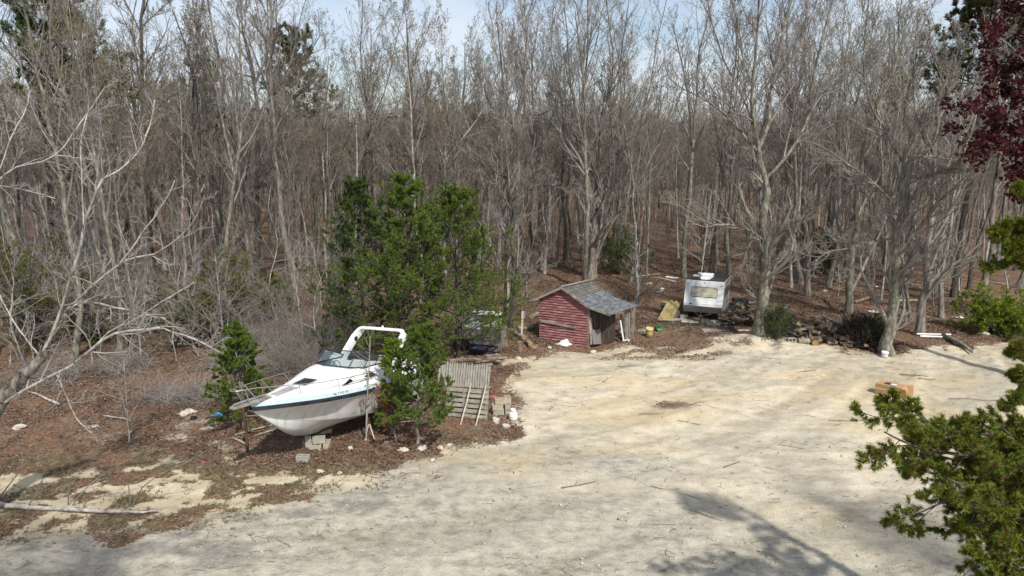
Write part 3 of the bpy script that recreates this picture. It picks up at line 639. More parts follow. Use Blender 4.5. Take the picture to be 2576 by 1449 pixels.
# leaning grey trunk behind it, right
hero('oak_tree', 'dark upright oak standing right behind the white pipes on the leaves', 'tree', (2312, 842), A3,
     [(1150, 1600), (1175, 1300), (1192, 1100), (1212, 900), (1216, 700), (1235, 560), (1260, 400)], .30, .10,
     [(.12, 1, [(1216, 760), (1150, 640), (1120, 500), (1110, 330), (1130, 150)]), (.11, -1, [(1070, 790), (1100, 710), (1180, 570), (1260, 480), (1330, 400)]), (.08, 1, [(1212, 900), (1290, 800), (1330, 650), (1350, 520)]), (.07, 0, [(1240, 560), (1290, 440), (1320, 280), (1350, 150)]), (.07, 0, [(1260, 400), (1200, 260), (1190, 100)])],
     3, 'bark', 'twig', 900, 'bud_olive', lv=LV3)
hero('oak_tree', 'mottled lichen-covered trunk behind the dark uprooted brush', 'tree', (2135, 788), A3,
     [(800, 1449), (815, 1250), (835, 1050), (850, 850), (890, 650), (930, 500), (1000, 380)], .30, .08,
     [(.09, 1, [(890, 650), (960, 560), (1040, 380), (1060, 200), (1100, 0)]), (.09, 1, [(850, 850), (800, 700), (790, 500), (770, 300), (780, 60)], 1), (.07, 1, [(930, 500), (900, 300), (920, 100)])], 4, 'bark_lichen', 'twig', 900, 'bud_olive', lv=LV3)
hero('oak_tree', 'tall thin grey oak between the camper oak and the mottled trunk', 'tree', (2032, 745), A3,
     [(600, 1449), (610, 1200), (585, 1000), (600, 800), (590, 620), (620, 400), (640, 250)], .24, .08,
     [(.09, 2, [(590, 620), (640, 500), (700, 420), (790, 340), (860, 190), (900, 60)]), (.08, 1, [(600, 700), (560, 500), (540, 300), (560, 100)]), (.07, 1, [(640, 300), (690, 200), (720, 0)], 1)], 5, 'bark', 'twig', 500, lv=LV3)
# centre multi-stem oak behind the shed
hero('oak_tree', 'broad many-stemmed oak rising directly behind the red shed', 'tree', (1487, 703), A2,
     [(1205, 1345), (1215, 1180), (1222, 1080), (1212, 950), (1180, 830), (1135, 740)], .34, .16,
     [(.16, 0, [(1135, 740), (1060, 640), (980, 560), (935, 450), (905, 330), (890, 200), (870, 60)], 2), (.14, 1, [(1180, 830), (1150, 600), (1110, 440), (1100, 250), (1080, 60)], 2),
      (.22, 1, [(1215, 1300), (1245, 1180), (1272, 950), (1222, 830), (1190, 715), (1170, 600), (1160, 500), (1195, 250), (1190, 60)], 2),
      (.15, 2, [(1272, 950), (1320, 770), (1300, 640), (1330, 480), (1350, 250), (1380, 80)], 2), (.12, -1, [(1190, 715), (1240, 630), (1290, 500), (1320, 300), (1290, 100)], 2), (.16, -1, [(1228, 1260), (1290, 1100), (1400, 950), (1480, 800), (1530, 690), (1600, 560), (1649, 420)], 1),
      (.10, -1, [(1320, 770), (1400, 700), (1450, 560), (1500, 400), (1520, 200), (1560, 60)], 2), (.10, 0, [(1060, 640), (1040, 480), (1010, 300), (1020, 120)], 2), (.08, 1, [(980, 560), (940, 500), (900, 350), (800, 250)])],
     6, 'bark', 'twig', 2500, lv=LV3)
hero('oak_tree', 'rough dark oak left of the red shed with dead hanging limbs', 'tree', (1291, 823), A2,
     [(828, 1560), (832, 1430), (836, 1200), (822, 1000), (808, 860), (832, 780), (862, 680)], .26, .09,
     [(.09, 1, [(862, 680), (830, 600), (760, 560), (700, 480), (680, 330)]), (.10, 1, [(862, 680), (880, 560), (985, 548), (1040, 500)]), (.08, -1, [(822, 970), (880, 930), (960, 890), (1062, 902)]), (.07, -1, [(800, 860), (738, 790), (772, 720)]),
      (.08, 0, [(808, 860), (710, 820), (650, 770), (600, 730)]), (.05, -1, [(715, 825), (705, 860)]), (.09, 1, [(862, 680), (890, 500), (880, 350), (900, 150)], 1), (.05, -1.5, [(835, 1260), (800, 1200), (790, 1130)]), (.05, -1.5, [(838, 1290), (870, 1330), (940, 1320)]), (.08, 1, [(850, 700), (780, 400), (760, 200), (750, 60)], 1)],
     7, 'bark_dark', 'twig', 600, lv=LV3)
hero('oak_tree', 'twin stem close beside the rough dark oak left of the shed', 'tree', (1268, 812), A2, [(790, 1500), (795, 1300), (800, 1150), (790, 950), (770, 700), (760, 500)], .16, .05, [(.06, 1, [(790, 950), (720, 700), (700, 500), (640, 300)])], 71, 'bark', 'twig', 0, lv=LV3)
hero('birch_tree', 'pale forked trunk like a birch above the middle pine', 'tree', (1120, 690), A2,
     [(498, 1330), (502, 1100), (510, 800), (470, 700), (420, 620), (380, 480), (330, 300)], .22, .06,
     [(.13, 1, [(510, 770), (560, 700), (640, 600), (720, 470), (760, 330), (800, 200)]), (.08, 1, [(505, 800), (500, 600), (480, 400), (500, 150)], 1), (.07, 1, [(470, 700), (400, 640), (340, 560)])], 8, 'bark_silver', 'twig', 1500, lv=LV3)
hero('oak_tree', 'bent oak left of the middle pine throwing long crooked limbs to the right', 'tree', (905, 690), A2,
     [(80, 1340), (92, 950), (118, 740), (120, 660), (150, 600), (185, 575), (270, 560)], .22, .09,
     [(.12, 1, [(122, 742), (200, 690), (300, 692), (400, 670), (505, 590)]), (.09, -1.5, [(92, 945), (160, 860), (250, 872), (350, 900), (455, 972)]), (.10, 1, [(130, 620), (120, 480), (90, 300), (100, 80)], 2), (.08, 1, [(150, 580), (230, 400), (260, 200), (300, 60)], 1), (.06, 0, [(220, 700), (250, 745), (270, 770)])],
     9, 'bark_dark', 'twig', 1800, lv=LV3)
hero('oak_tree', 'large crooked oak above the bow with one hooked dark limb', 'tree', (650, 700), A1,
     [(1240, 1340), (1245, 1080), (1240, 900), (1252, 700), (1245, 500), (1220, 350), (1172, 150)], .32, .10,
     [(.11, 1, [(1252, 545), (1330, 440), (1400, 350), (1500, 260), (1560, 140)]), (.11, 1, [(1235, 400), (1290, 280), (1310, 100), (1330, 0)], 1), (.10, 0, [(1215, 370), (1100, 340), (1000, 180), (940, 40)]), (.09, -1.5, [(1240, 1080), (1182, 1060), (1160, 1000), (1192, 950), (1170, 900), (1210, 800), (1202, 690)]),
      (.09, -1, [(1242, 930), (1290, 830), (1352, 780)]), (.07, -2, [(1160, 992), (1080, 985), (1000, 970), (900, 950)]), (.09, -2, [(1180, 900), (1100, 845), (1000, 835), (900, 810), (720, 750)]), (.08, -1, [(1260, 820), (1380, 700), (1450, 680), (1530, 682), (1649, 790)]),
      (.09, 1, [(1172, 150), (1160, 0)], 1), (.09, 1, [(1230, 380), (1200, 200), (1100, 60)], 1), (.08, 1, [(1300, 470), (1420, 300), (1440, 120), (1480, 0)], 1)],
     10, 'bark_dark', 'twig', 2500, lv=LV3)
hero('oak_tree', 'straight dark tree with its bark showing against the sky left of the crooked oak', 'tree', (375, 705), A1,
     [(735, 1300), (712, 800), (692, 500), (685, 300), (680, 100), (700, 0)], .26, .12, [(.08, 1, [(685, 300), (640, 180), (600, 100), (560, 0)]), (.08, 1, [(680, 130), (760, 60), (820, 0)]), (.07, -1, [(700, 600), (780, 500), (860, 440), (1040, 410)])], 12, 'bark_dark', 'twig', 400, lv=LV3, over=2)
hero('oak_tree', 'thick forking oak standing furthest left in the wood', 'tree', (140, 722), A1,
     [(265, 1340), (250, 1130), (235, 900), (212, 620), (182, 450), (140, 370)], .30, .13,
     [(.13, 1, [(140, 370), (60, 270), (0, 190), (-60, 60)]), (.12, 1, [(178, 440), (190, 280), (250, 150), (300, 0)], 1), (.11, 0, [(180, 350), (240, 260), (310, 130), (360, 0)]), (.12, -1.5, [(225, 640), (300, 600), (390, 540), (415, 420)]), (.08, -1, [(230, 760), (100, 700), (0, 690)]), (.08, 1, [(150, 380), (120, 200), (90, 60)], 2)],
     13, 'bark_dark', 'twig', 600, lv=LV3)
hero('oak_tree', 'slim oak in the middle distance between the pale birch and the rough oak', 'tree', (1370, 690), A2, [(985, 1330), (1000, 1100), (1010, 900), (990, 700), (960, 500), (950, 300)], .16, .05, [(.07, 1, [(1000, 700), (1030, 500), (1060, 300), (1040, 100)], 1), (.06, 1, [(960, 500), (920, 300), (880, 100)], 1)], 14, 'bark_silver', 'twig', 800, lv=LV3)
RF = .58; LF = .42
# silver leaning tree, left front
hero('leaning_tree', 'silver-barked tree leaning in over the leaves from outside, its pale limbs spreading', 'tree', None, A8,
     [(0, 1300), (70, 1235), (120, 1185), (165, 1130), (195, 1085)], .30, .17,
     [(.17, 0, [(185, 1100), (225, 1020), (262, 930), (300, 800), (345, 660), (372, 520), (420, 390), (450, 340)]), (.09, .8, [(450, 340), (520, 305), (600, 235), (640, 150), (665, 60), (672, 0)]), (.07, -.5, [(450, 340), (440, 270), (437, 170), (442, 80)]),
      (.17, -.8, [(0, 1330), (120, 1250), (230, 1195), (300, 1162), (380, 1105), (440, 1045), (500, 1010), (600, 1000), (700, 990)]), (.08, -1, [(700, 990), (760, 1010), (850, 1040), (960, 1100)]), (.09, -.4, [(420, 1062), (480, 1000), (600, 950), (680, 890), (750, 850), (850, 790)]),
      (.12, .5, [(262, 930), (350, 873), (440, 888), (560, 912), (640, 935), (720, 950)]), (.07, .5, [(700, 945), (765, 985), (800, 1022), (860, 1040)]), (.12, -.5, [(268, 930), (340, 868), (430, 780), (510, 722), (560, 690), (670, 670)]), (.08, -.5, [(670, 670), (740, 630), (820, 560), (870, 480), (888, 415)]),
      (.08, .3, [(510, 722), (580, 640), (620, 570), (680, 500), (740, 400), (760, 350)]), (.09, .6, [(175, 1120), (130, 1060), (100, 1020), (50, 950), (0, 850), (-30, 790)]), (.08, .6, [(345, 660), (366, 560), (360, 450), (355, 300), (348, 180), (380, 60)]),
      (.09, 1.0, [(-60, 400), (0, 340), (80, 282), (180, 275), (262, 230), (330, 130), (400, 30), (460, -60)]), (.07, 1, [(0, 300), (60, 130), (110, 60), (130, -40)]), (.05, .5, [(-40, 370), (0, 372), (100, 388), (240, 428)]), (.06, -.8, [(255, 950), (290, 850), (320, 700), (300, 560)]), (.05, -1.0, [(245, 1190), (290, 1290), (330, 1390), (400, 1449)])],
     15, 'bark_silver', 'twig_silver', 0, base=(-14.2, 15.6, 0), Y=16.5, tw=.005, flare=0, tm2='bark',
     lv=[dict(n=8, t0=.12, t1=1, lf=.30, ang=.8, up=.04, K=6, jit=.16), dict(n=5, t0=.15, t1=1, lf=.45, ang=.8, up=.04, K=5, jit=.16), dict(n=4, t0=.15, t1=1, lf=.5, ang=.7, up=.04, K=3, jit=.15)])
_t = bpy.data.objects['leaning_tree']; g_ = Geo()   # foot of the trunk, outside the frame
b_ = np.array(_t.location); q_ = np.array([b_ + [0, -.3, -.3], b_ + [0, 0, .1], P(*A8(-40, 1345), 16.5), P(*A8(0, 1300), 16.5)]) - b_
g_.tubes(resample(smooth_line(q_), 10)[None], np.linspace(.34, .22, 10)[None], 10); link('trunk_base', g_.mesh('trunk_base', [M['bark']], True), _t)
RF = 1; LF = 1
# bare saplings in the leaf litter, left
SL = [dict(n=14, t0=.15, t1=1, lf=.34, ang=.9, up=.05, K=5, jit=.12), dict(n=6, t0=.2, t1=1, lf=.45, ang=.7, up=.05, K=4, jit=.15), dict(n=4, t0=.2, t1=1, lf=.5, ang=.7, up=.04, K=3, jit=.15)]
for i, (bx, tx, ty, r, lab) in enumerate([((566, 884), 540, 640, .075, 'pale slender sapling behind the small pine at the bow'), ((325, 1112), 312, 905, .035, 'thin straight stem standing alone on the brown leaves'), ((763, 850), 728, 600, .04, 'thin grey sapling between the windshield and the middle pines'),
        ((212, 842), 200, 560, .10, 'grey sapling half hidden behind the silver leaning tree'), ((1605, 770), 1600, 560, .12, 'single pale stem standing right of the shed roof'), ((1318, 800), 1330, 640, .05, 'crooked thin stem just left of the shed wall'), ((1760, 720), 1790, 480, .09, 'grey stem rising behind the camper roof'), ((2415, 745), 2400, 540, .07, 'thin stem beside the lime green shrub')]):
    b = G(*bx); hero('sapling', lab, 'sapling', bx, None, [(bx[0] * .5 + tx * .5, bx[1] * .5 + ty * .5), (tx, ty)], r, r * .25, [], 300 + i, 'bark_silver' if i != 3 else 'bark', 'twig_silver' if i < 2 else 'twig', 0, lv=SL, tw=.005)
# sapling with rusty leaves in front of the hull
b = G(921, 1108); rg = np.random.default_rng(5); gt = Geo(); gc = Geo(); gl = Geo()
tp = resample(np.vstack([[b], line3([(924, 1000), (930, 900), (931, 850)], b[1])]), 10) - b; gt.tubes(tp[None], np.linspace(.035, .012, 10)[None], 6)
c = kids(tp[None], np.linspace(.03, .01, 10)[None], n=22, t0=.25, t1=1, lf=.30, ang=1.0, up=.10, rg=rg, K=5, jit=.1, rmin=.004); gc.tubes(c[0], c[1], 3)
c2 = kids(c[0], c[1], n=4, t0=.3, t1=1, lf=.45, ang=.8, up=.05, rg=rg, K=4, jit=.12, rmin=.003); gc.tubes(c2[0], c2[1], 3)
tips = c2[0][:, 1:].reshape(-1, 3); tips = tips[(tips[:, 2] > .9) & (tips[:, 2] < 2.0)]; leaf_cloud(gl, tips, rg, 2, .06, .045)
t = thing('oak_sapling', 'thin oak sapling with withered rust leaves in front of the boat hull', 'sapling', b); link('trunk', gt.mesh('trunk', [M['bark_silver']], True), t); link('crown', gc.mesh('crown', [M['twig_silver']]), t); link('leaves', gl.mesh('leaves', [M['rustleaf']]), t)
b = G(990, 1092); bush('oak_seedling', 'low oak seedling holding rust-orange dead leaves beside the young pine', 'sapling', b, .42, 1.75, 428, 'rustleaf', .05, 900, 7, False, stem='bark_silver', open_=.7)
# ---------------------------------------------------------------- evergreens
b = G(1035, 935); pine_tree('pine_tree', 'tallest of the three bushy green pines behind the boat', 'pine tree', b, 8.3, 3.4, 21, (M['pine'], M['bark_dark']), low=.10, dens=1.0, ntw=7, group='green pines behind the boat')
b = G(918, 905); pine_tree('pine_tree', 'darker bushy pine standing over the windshield of the boat', 'pine tree', b, 8.1, 3.1, 22, (M['pine_dark'], M['bark_dark']), low=.10, dens=.95, ntw=7, group='green pines behind the boat')
b = G(1152, 905); pine_tree('pine_tree', 'bright green pine with long low boughs over the plywood cart', 'pine tree', b, 7.6, 3.6, 23, (M['pine'], M['bark_dark']), low=.10, dens=.95, ntw=7, group='green pines behind the boat', pw=.6)
b = G(1050, 1118); pine_tree('young_pine', 'young pine on a thin trunk in front of the boat stern', 'pine tree', b, 3.9, 1.35, 24, (M['pine'], M['bark']), low=.18, dens=.8, trunk_r=.055, needle=.09, lean=(.35, 0), ntw=6)
b = G(612, 1072); pine_tree('young_pine', 'small dense pine tucked behind the bow of the boat', 'pine tree', b, 3.5, 1.25, 25, (M['pine'], M['bark']), low=.06, dens=.8, trunk_r=.05, needle=.09, ntw=6)
b = G(996, 1100); pine_tree('cedar_sapling', 'slim yellow-green cedar sapling against the radar arch', 'cedar', b, 3.3, .38, 26, (M['lime'], M['bark']), low=.35, dens=.5, trunk_r=.03, needle=.07, ntw=4, wd=.008)
def far_pine(label, basepx, Y, top, rad, seed, low, m, tall=None):
    x = P(basepx[0], basepx[1], Y)[0]; h = P(basepx[0], top, Y)[2]
    return pine_tree('pine_tree', label, 'pine tree', (x, Y, ground(x, Y)), h, rad, seed, (M[m], M['bark_dark']), low=low, dens=.75, needle=.24, trunk_r=.2, ntw=7, pw=.28, wd=.020)
far_pine('tall pine with flat dark green plates at its top, left end of the wood', (225, 700), 44, -60, 3.2, 31, .62, 'pine_dark')
far_pine('round-headed olive pine showing through the bare crowns above the boat', (770, 700), 66, 95, 3.4, 32, .55, 'pine_olive')
far_pine('lower dark pine beside the round-headed olive pine', (560, 700), 62, 160, 2.6, 36, .5, 'pine_dark')
far_pine('tall pine with yellow-green top rising left of the dark red tree', (2395, 760), 43, -40, 3.3, 33, .68, 'pine_olive')
far_pine('faint distant pine deep in the wood above the bright pine', (1200, 700), 80, 270, 2.4, 34, .5, 'pine_dark')
for i, (px, py, rx, rz, m, lab) in enumerate([((90), 870, 3.2, 5.6, 'juniper', 'olive juniper thicket behind the silver leaning tree'), (230, 860, 2.2, 3.4, 'juniper', 'low olive juniper at the foot of the grey sapling'), (585, 850, 2.6, 4.6, 'juniper', 'olive juniper behind the pale slender sapling'), (480, 865, 2.0, 3.0, 'juniper', 'yellowish low juniper left of the pale slender sapling'),
        (395, 835, 1.5, 2.6, 'pine_dark', 'dark little evergreen among the saplings behind the dry brush'), (690, 800, 1.3, 2.6, 'juniper', 'olive shrub between the boat and the wood'), (30, 800, 2.2, 4.2, 'juniper', 'dark olive juniper at the far left under the oak'), (1560, 690, 2.6, 3.4, 'pine_dark', 'dim evergreen undergrowth behind the shed oak'), (2080, 690, 3, 3.4, 'pine_dark', 'dim evergreen undergrowth far behind the wood pile')]):
    b = G(px, py); bush('juniper_bush', lab, 'juniper', b, rx, rz, 400 + i, m, .11, 16000, 20, True, 'junipers under the trees')
b = G(2500, 838); bush('green_shrub', 'bright lime green shrub at the edge of the yard', 'shrub', b, 2.4, 2.3, 420, 'lime', .12, 26000, 26, True, open_=.9)
b = G(1948, 852); bush('holly_bush', 'dark green bush growing against the camper oak', 'bush', b, 1.05, 2.0, 421, 'pine_dark', .06, 9000, 16, True, open_=.8)
b = G(2195, 876); bush('holly_bush', 'dark green bush leaning on the big oak beside the uprooted brush', 'bush', b, 1.0, 1.75, 422, 'pine_dark', .06, 9000, 16, True, open_=.8)
b = G(2168, 868); rg = np.random.default_rng(9); g_ = Geo(); n = 520   # uprooted root plate / dark brush
st = np.stack([rg.normal(size=n) * .28 - .1, rg.normal(size=n) * .28, rg.uniform(0, .5, n)], -1); d = unit(np.stack([rg.uniform(-.7, .6, n), rg.uniform(-.9, .4, n), rg.uniform(.4, 1.1, n)], -1))
pp = np.stack([st + d * t_ + rg.normal(size=st.shape) * .03 for t_ in np.linspace(0, 1, 4) * 1.25], 1); g_.tubes(pp, np.tile(np.linspace(.035, .008, 4), (n, 1)), 4)
t = thing('uprooted_brush', 'blackish uprooted clump of dead brush in front of the mottled trunk', 'dead brush', b); link('branches', g_.mesh('branches', [M['wood_dark']]), t)
for i, (px, py, rx, rz, n, lab) in enumerate([(520, 1000, 1.25, 1.0, 260, 'tangle of dry grey brambles behind the discarded white cloth'), (590, 925, 1.5, 1.3, 260, 'arching grey dead brush left of the small pine'), (420, 1000, 1.2, .8, 160, 'low grey bramble patch beside the lone thin stem'), (760, 935, 1.7, 1.9, 320, 'reddish brown dry brush behind the windshield'), (830, 880, 1.8, 1.7, 260, 'dry brush at the foot of the dark pine'),
        (300, 930, 1.8, 1.2, 200, 'thin grey brush around the silver limbs'), (120, 960, 1.7, 1.1, 180, 'thin dry brush under the silver trunk'), (690, 880, 1.6, 2.2, 220, 'upright dry brush between two saplings')]):
    b = G(px, py); rg = np.random.default_rng(500 + i); g_ = Geo(); a = rg.uniform(0, 6.28, n); r = np.sqrt(rg.random(n)) * rx * .7
    st = np.stack([np.cos(a) * r, np.sin(a) * r * .7, np.full(n, -.05)], -1); d = unit(np.stack([rg.normal(size=n) * .6, rg.normal(size=n) * .6, rg.uniform(.7, 1.4, n)], -1)); o_ = [st]
    L_ = rg.uniform(.5, 1.3, (n, 1)) * rz * 1.3
    for k in range(7): d = unit(d + np.array([0, 0, -.16]) + rg.normal(size=d.shape) * .16); o_.append(o_[-1] + d * L_ / 7)
    pp = np.stack(o_, 1); pp[..., 2] = np.maximum(pp[..., 2], .01); g_.tubes(pp, np.tile(np.linspace(.010, .004, 8), (n, 1)), 3)
    c = kids(pp, np.tile(np.linspace(.008, .004, 8), (n, 1)), n=5, t0=.2, t1=1, lf=.3, ang=.9, up=0, rg=rg, K=4, jit=.2, rmin=.003); g_.tubes(c[0], c[1], 3)
    t = thing('dry_brush', lab, 'brush', b, group='patches of dry brush'); link('stems', g_.mesh('stems', [M['twig_silver' if i in (0, 1, 2) else 'twig']]), t)
# ---------------------------------------------------------------- foreground cedar on the right
def bough_tree(name, label, cat, base, h, trunk_pts, boughs, seed, leafer, tmat, r0=.22, bl=(9, 6, 4), bup=.05, tw=.006, blf=.26):
    rg = np.random.default_rng(seed); gt = Geo(); gb = Geo(); gl = Geo(); b = np.array(base, float)
    tp = resample(smooth_line(trunk_pts), 16) - b; gt.tubes(tp[None], np.linspace(r0, r0 * .15, 16)[None], 10)
    B = []; BR = []
    for Y0, dy, pp in boughs:
        q = line3(pp, Y0, dy); k = np.argmin(np.linalg.norm(tp[:, 2:3] + b[2] - (q[0][2] - .3), axis=1)); st = tp[k] + b
        q = resample(smooth_line(np.vstack([[st], q])), 14) - b; q[1:] += rg.normal(size=(13, 3)) * .02; B.append(q); BR.append(np.linspace(.06, .012, 14))
    B = np.array(B); BR = np.array(BR); gb.tubes(B, BR, 6)
    c1 = kids(B, BR, n=bl[0], t0=.25, t1=1, lf=blf, ang=.75, up=bup, rg=rg, K=6, jit=.10, rmin=tw); gb.tubes(c1[0], c1[1], 4)
    c2 = kids(c1[0], c1[1], n=bl[1], t0=.15, t1=1, lf=.42, ang=.7, up=bup, rg=rg, K=5, jit=.12, rmin=tw * .7); gb.tubes(c2[0], c2[1], 3)
    c3 = kids(c2[0], c2[1], n=bl[2], t0=.15, t1=1, lf=.5, ang=.65, up=bup, rg=rg, K=4, jit=.12, rmin=tw * .5, lmin=.08); gb.tubes(c3[0], c3[1], 3)
    mats = leafer(gl, rg, B, c1, c2, c3)
    t = thing(name, label, cat, b); link('trunk', gt.mesh('trunk', [M[tmat]], True), t); link('branches', gb.mesh('branches', [M[tmat]]), t); link('foliage', gl.mesh('foliage', mats), t); return t
def cedar_leaf(gl, rg, B, c1, c2, c3):
    a = c3[0]; k = rg.random(len(a)); 
    for lo, hi, mi in ((0, .80, 0), (.80, .88, 1)):
        s = a[(k >= lo) & (k < hi)]; spray_geo(gl, s, rg, 20, .075, .0062, mi)
    s = c2[0]; spray_geo(gl, s[rg.random(len(s)) < .7], rg, 14, .08, .0062, 0, (2, 3, 4)); return [M['cedar'], M['cedar_tan']]
YC = 10.5
tr_ = [(9.6, 11.2, 0), (9.5, 11.3, 3), (9.3, 11.3, 6), (9.25, 11.2, 8), (9.2, 11.15, 9.8)]
bough_tree('cedar_tree', 'large red cedar at the near right, feathery green boughs reaching over the sand', 'cedar', (9.6, 11.2, ground(9.6, 11.2)), 12, np.array(tr_, float), [
    (YC, -.6, [(2566, 1110), (2467, 1085), (2351, 1085), (2255, 1055), (2226, 1030)]), (YC, .6, [(2566, 1140), (2483, 1110), (2375, 1110), (2301, 1080)]), (YC, 1.2, [(2600, 1110), (2541, 1100), (2475, 1100)]),
    (YC - .5, -.8, [(2583, 1180), (2467, 1140), (2334, 1140), (2226, 1085)]), (YC - .5, .3, [(2572, 1200), (2450, 1160), (2351, 1150), (2276, 1150)]), (YC - .5, .6, [(2599, 1230), (2506, 1200), (2411, 1215), (2317, 1180)]),
    (YC - 1, -.5, [(2641, 1290), (2518, 1240), (2405, 1250), (2320, 1282)]), (YC - 1, .5, [(2645, 1300), (2548, 1280), (2471, 1300), (2414, 1330)]), (YC - 1.5, 0, [(2696, 1380), (2583, 1340), (2526, 1370), (2478, 1350)]),
    (YC - 1.5, -.5, [(2715, 1430), (2603, 1400), (2522, 1410), (2444, 1425)]), (YC - 1.5, .5, [(2723, 1400), (2628, 1360), (2554, 1300), (2501, 1290)]), (YC - 1.6, -.3, [(2657, 1330), (2554, 1300), (2449, 1230), (2381, 1200)]), (YC - 1.8, .2, [(2723, 1400), (2616, 1380), (2514, 1330), (2454, 1300)]), (YC - 1, .2, [(2655, 1220), (2569, 1190), (2492, 1150), (2434, 1130)]), (YC - 2.2, .2, [(2801, 1500), (2710, 1470), (2618, 1440), (2554, 1430)]), (YC - 2, 0, [(2754, 1480), (2642, 1450), (2555, 1460), (2512, 1480)]), (YC - 1.2, 0, [(2700, 1340), (2601, 1290), (2532, 1230)]), (YC - 2, .3, [(2758, 1440), (2671, 1420), (2581, 1440)]),
    (YC + .8, -.5, [(2640, 960), (2580, 930), (2541, 1010)]), (YC + .8, 0, [(2640, 900), (2590, 880), (2550, 885)]), (YC + .5, .5, [(2660, 690), (2610, 620), (2550, 600), (2520, 605)]), (YC + .5, 0, [(2660, 640), (2610, 580), (2540, 600), (2500, 575)]), (YC + .3, .3, [(2660, 700), (2600, 650), (2540, 640), (2510, 660)]), (YC + .5, 0, [(2660, 560), (2620, 510), (2570, 490)])],
    51, cedar_leaf, 'bark_dark', bl=(15, 7, 4), blf=.185, bup=.02)
def red_leaf(gl, rg, B, c1, c2, c3):
    tips = c3[0][:, 1:].reshape(-1, 3); tips = tips[rg.random(len(tips)) < .42]; leaf_cloud(gl, tips, rg, 3, .10, .075); return [M['redleaf']]
bough_tree('red_leaved_tree', 'dark red leaved tree whose crown enters the upper right', 'tree', (22.4, 27, ground(22.4, 27)), 16, np.array([(22.4, 27, -.2), (22.3, 27, 4), (22.2, 27, 8), (22.1, 27, 12), (22, 27, 16)], float), [
    (27.0, 0, [(2665, 530), (2585, 440), (2505, 380), (2430, 305)]), (27.0, 1, [(2665, 490), (2605, 420), (2545, 370), (2475, 365)]), (27.0, -1, [(2665, 390), (2585, 320), (2505, 270), (2445, 250)]), (27.0, 1, [(2665, 370), (2605, 270), (2545, 220), (2485, 170)]),
    (27.0, -1, [(2640, 300), (2615, 190), (2545, 120), (2495, 80)]), (27.0, 0, [(2640, 220), (2625, 100), (2575, 40), (2525, 30)]), (27.0, 0, [(2640, 130), (2645, 30), (2605, -30), (2575, -50)]), (27.0, 1, [(2640, 420), (2625, 350), (2565, 310), (2495, 330)]), (27.0, -1, [(2640, 450), (2615, 390), (2545, 370), (2485, 360)]),
    (27.0, .5, [(2640, 570), (2645, 510), (2605, 500), (2575, 490)]), (27.0, 0, [(2640, 270), (2635, 230), (2585, 170)]), (27.0, .5, [(2640, 490), (2645, 410), (2605, 350)]), (27.0, -.5, [(2640, 170), (2655, 80), (2615, 60)])],
    52, red_leaf, 'bark', bl=(8, 6, 4), tw=.012, r0=.3)
# trees that stand behind the viewpoint and throw the soft shade over the near ground
put_tree('bare_tree', 'tall bare oak standing behind the viewpoint whose limbs shade the gravel', 'tree', (-3.4, -1.8, 0), variant(901, 24, .30, M['bark'], M['twig'], OAK, 0, None, True), rot=.4)
put_tree('bare_tree', 'second tall bare tree behind the viewpoint, over the far end of the yard', 'tree', (17.2, 3.4, 0), variant(903, 20, .24, M['bark'], M['twig'], OAK, 0, None, True), rot=1.4)
# ================================================================== THE BOAT
def ip(x, tab): return float(np.interp(x, [t[0] for t in tab], [t[1] for t in tab]))
SY = [(-3.2, 1.18), (-1.5, 1.27), (0, 1.31), (.8, 1.27), (1.5, 1.16), (2.2, .98), (2.8, .77), (3.4, .52), (3.9, .29), (4.3, .09), (4.45, .0)]
SZ = [(-3.2, 1.04), (0, 1.27), (1.5, 1.37), (2.5, 1.44), (3.5, 1.53), (4.45, 1.62)]
CY = [(-3.2, 1.04), (0, .96), (.8, .78), (1.5, .55), (2.2, .33), (2.8, .16), (3.3, .05), (3.6, .02), (4.45, 0)]
CZ = [(-3.2, .26), (0, .28), (1.2, .40), (2.2, .58), (3.0, .82), (3.5, 1.0), (4.0, 1.25), (4.45, 1.58)]
KZ = [(-3.2, 0), (1.6, 0), (2.2, .06), (2.7, .20), (3.1, .42), (3.5, .74), (3.9, 1.08), (4.25, 1.38), (4.42, 1.54)]
DC = [(-3.2, 1.30), (-1.6, 1.62), (-.75, 1.93), (.0, 1.97), (.6, 1.97), (1.3, 1.90), (2.1, 1.80), (3.2, 1.74), (4.0, 1.73), (4.4, 1.73)]
boat = thing('cabin_cruiser', 'white cabin cruiser with aqua stripe and radar arch propped up on blocks', 'boat', (-5.70, 22.58, .39), (R(3.45), R(-4.41), R(244.0)))
XS = np.concatenate([np.linspace(-3.2, 2.5, 24), np.linspace(2.7, 4.40, 16)])
def loft(rows, name, m, parent, close=False, smooth=True, mi=None):
    g = MB(); n = len(rows[0]); 
    for r_ in rows: g.v += [tuple(map(float, p)) for p in r_]
    for i in range(len(rows) - 1):
        for k in range(n - 1): g.f.append((i * n + k, i * n + k + 1, (i + 1) * n + k + 1, (i + 1) * n + k)); g.m.append(mi(i, k) if mi else 0)
    return g.build(name, m, parent, smooth)
def hull_row(x):
    sy, sz, cy, cz, kz = ip(x, SY), ip(x, SZ) - .12, ip(x, CY), ip(x, CZ), ip(x, KZ); cy = min(cy, sy); cz = min(max(cz, kz + .01), sz)
    half = [(0, kz), (cy * .45, kz + (cz - kz) * .42), (cy * .50, kz + (cz - kz) * .43), (cy * .93, cz - .02), (cy, cz), (cy + .03 * min(1, sy), cz + .03)]
    fl = .55 if x > 1.5 else .8
    for t in (.3, .6, .85, 1): half.append((cy + .03 * min(1, sy) + (sy - cy - .03 * min(1, sy)) * t ** (1 / fl if x > 1.5 else 1.1), cz + .03 + (sz - cz - .03) * t))
    return [(x, -y, z) for y, z in reversed(half)] + [(x, y, z) for y, z in half[1:]]
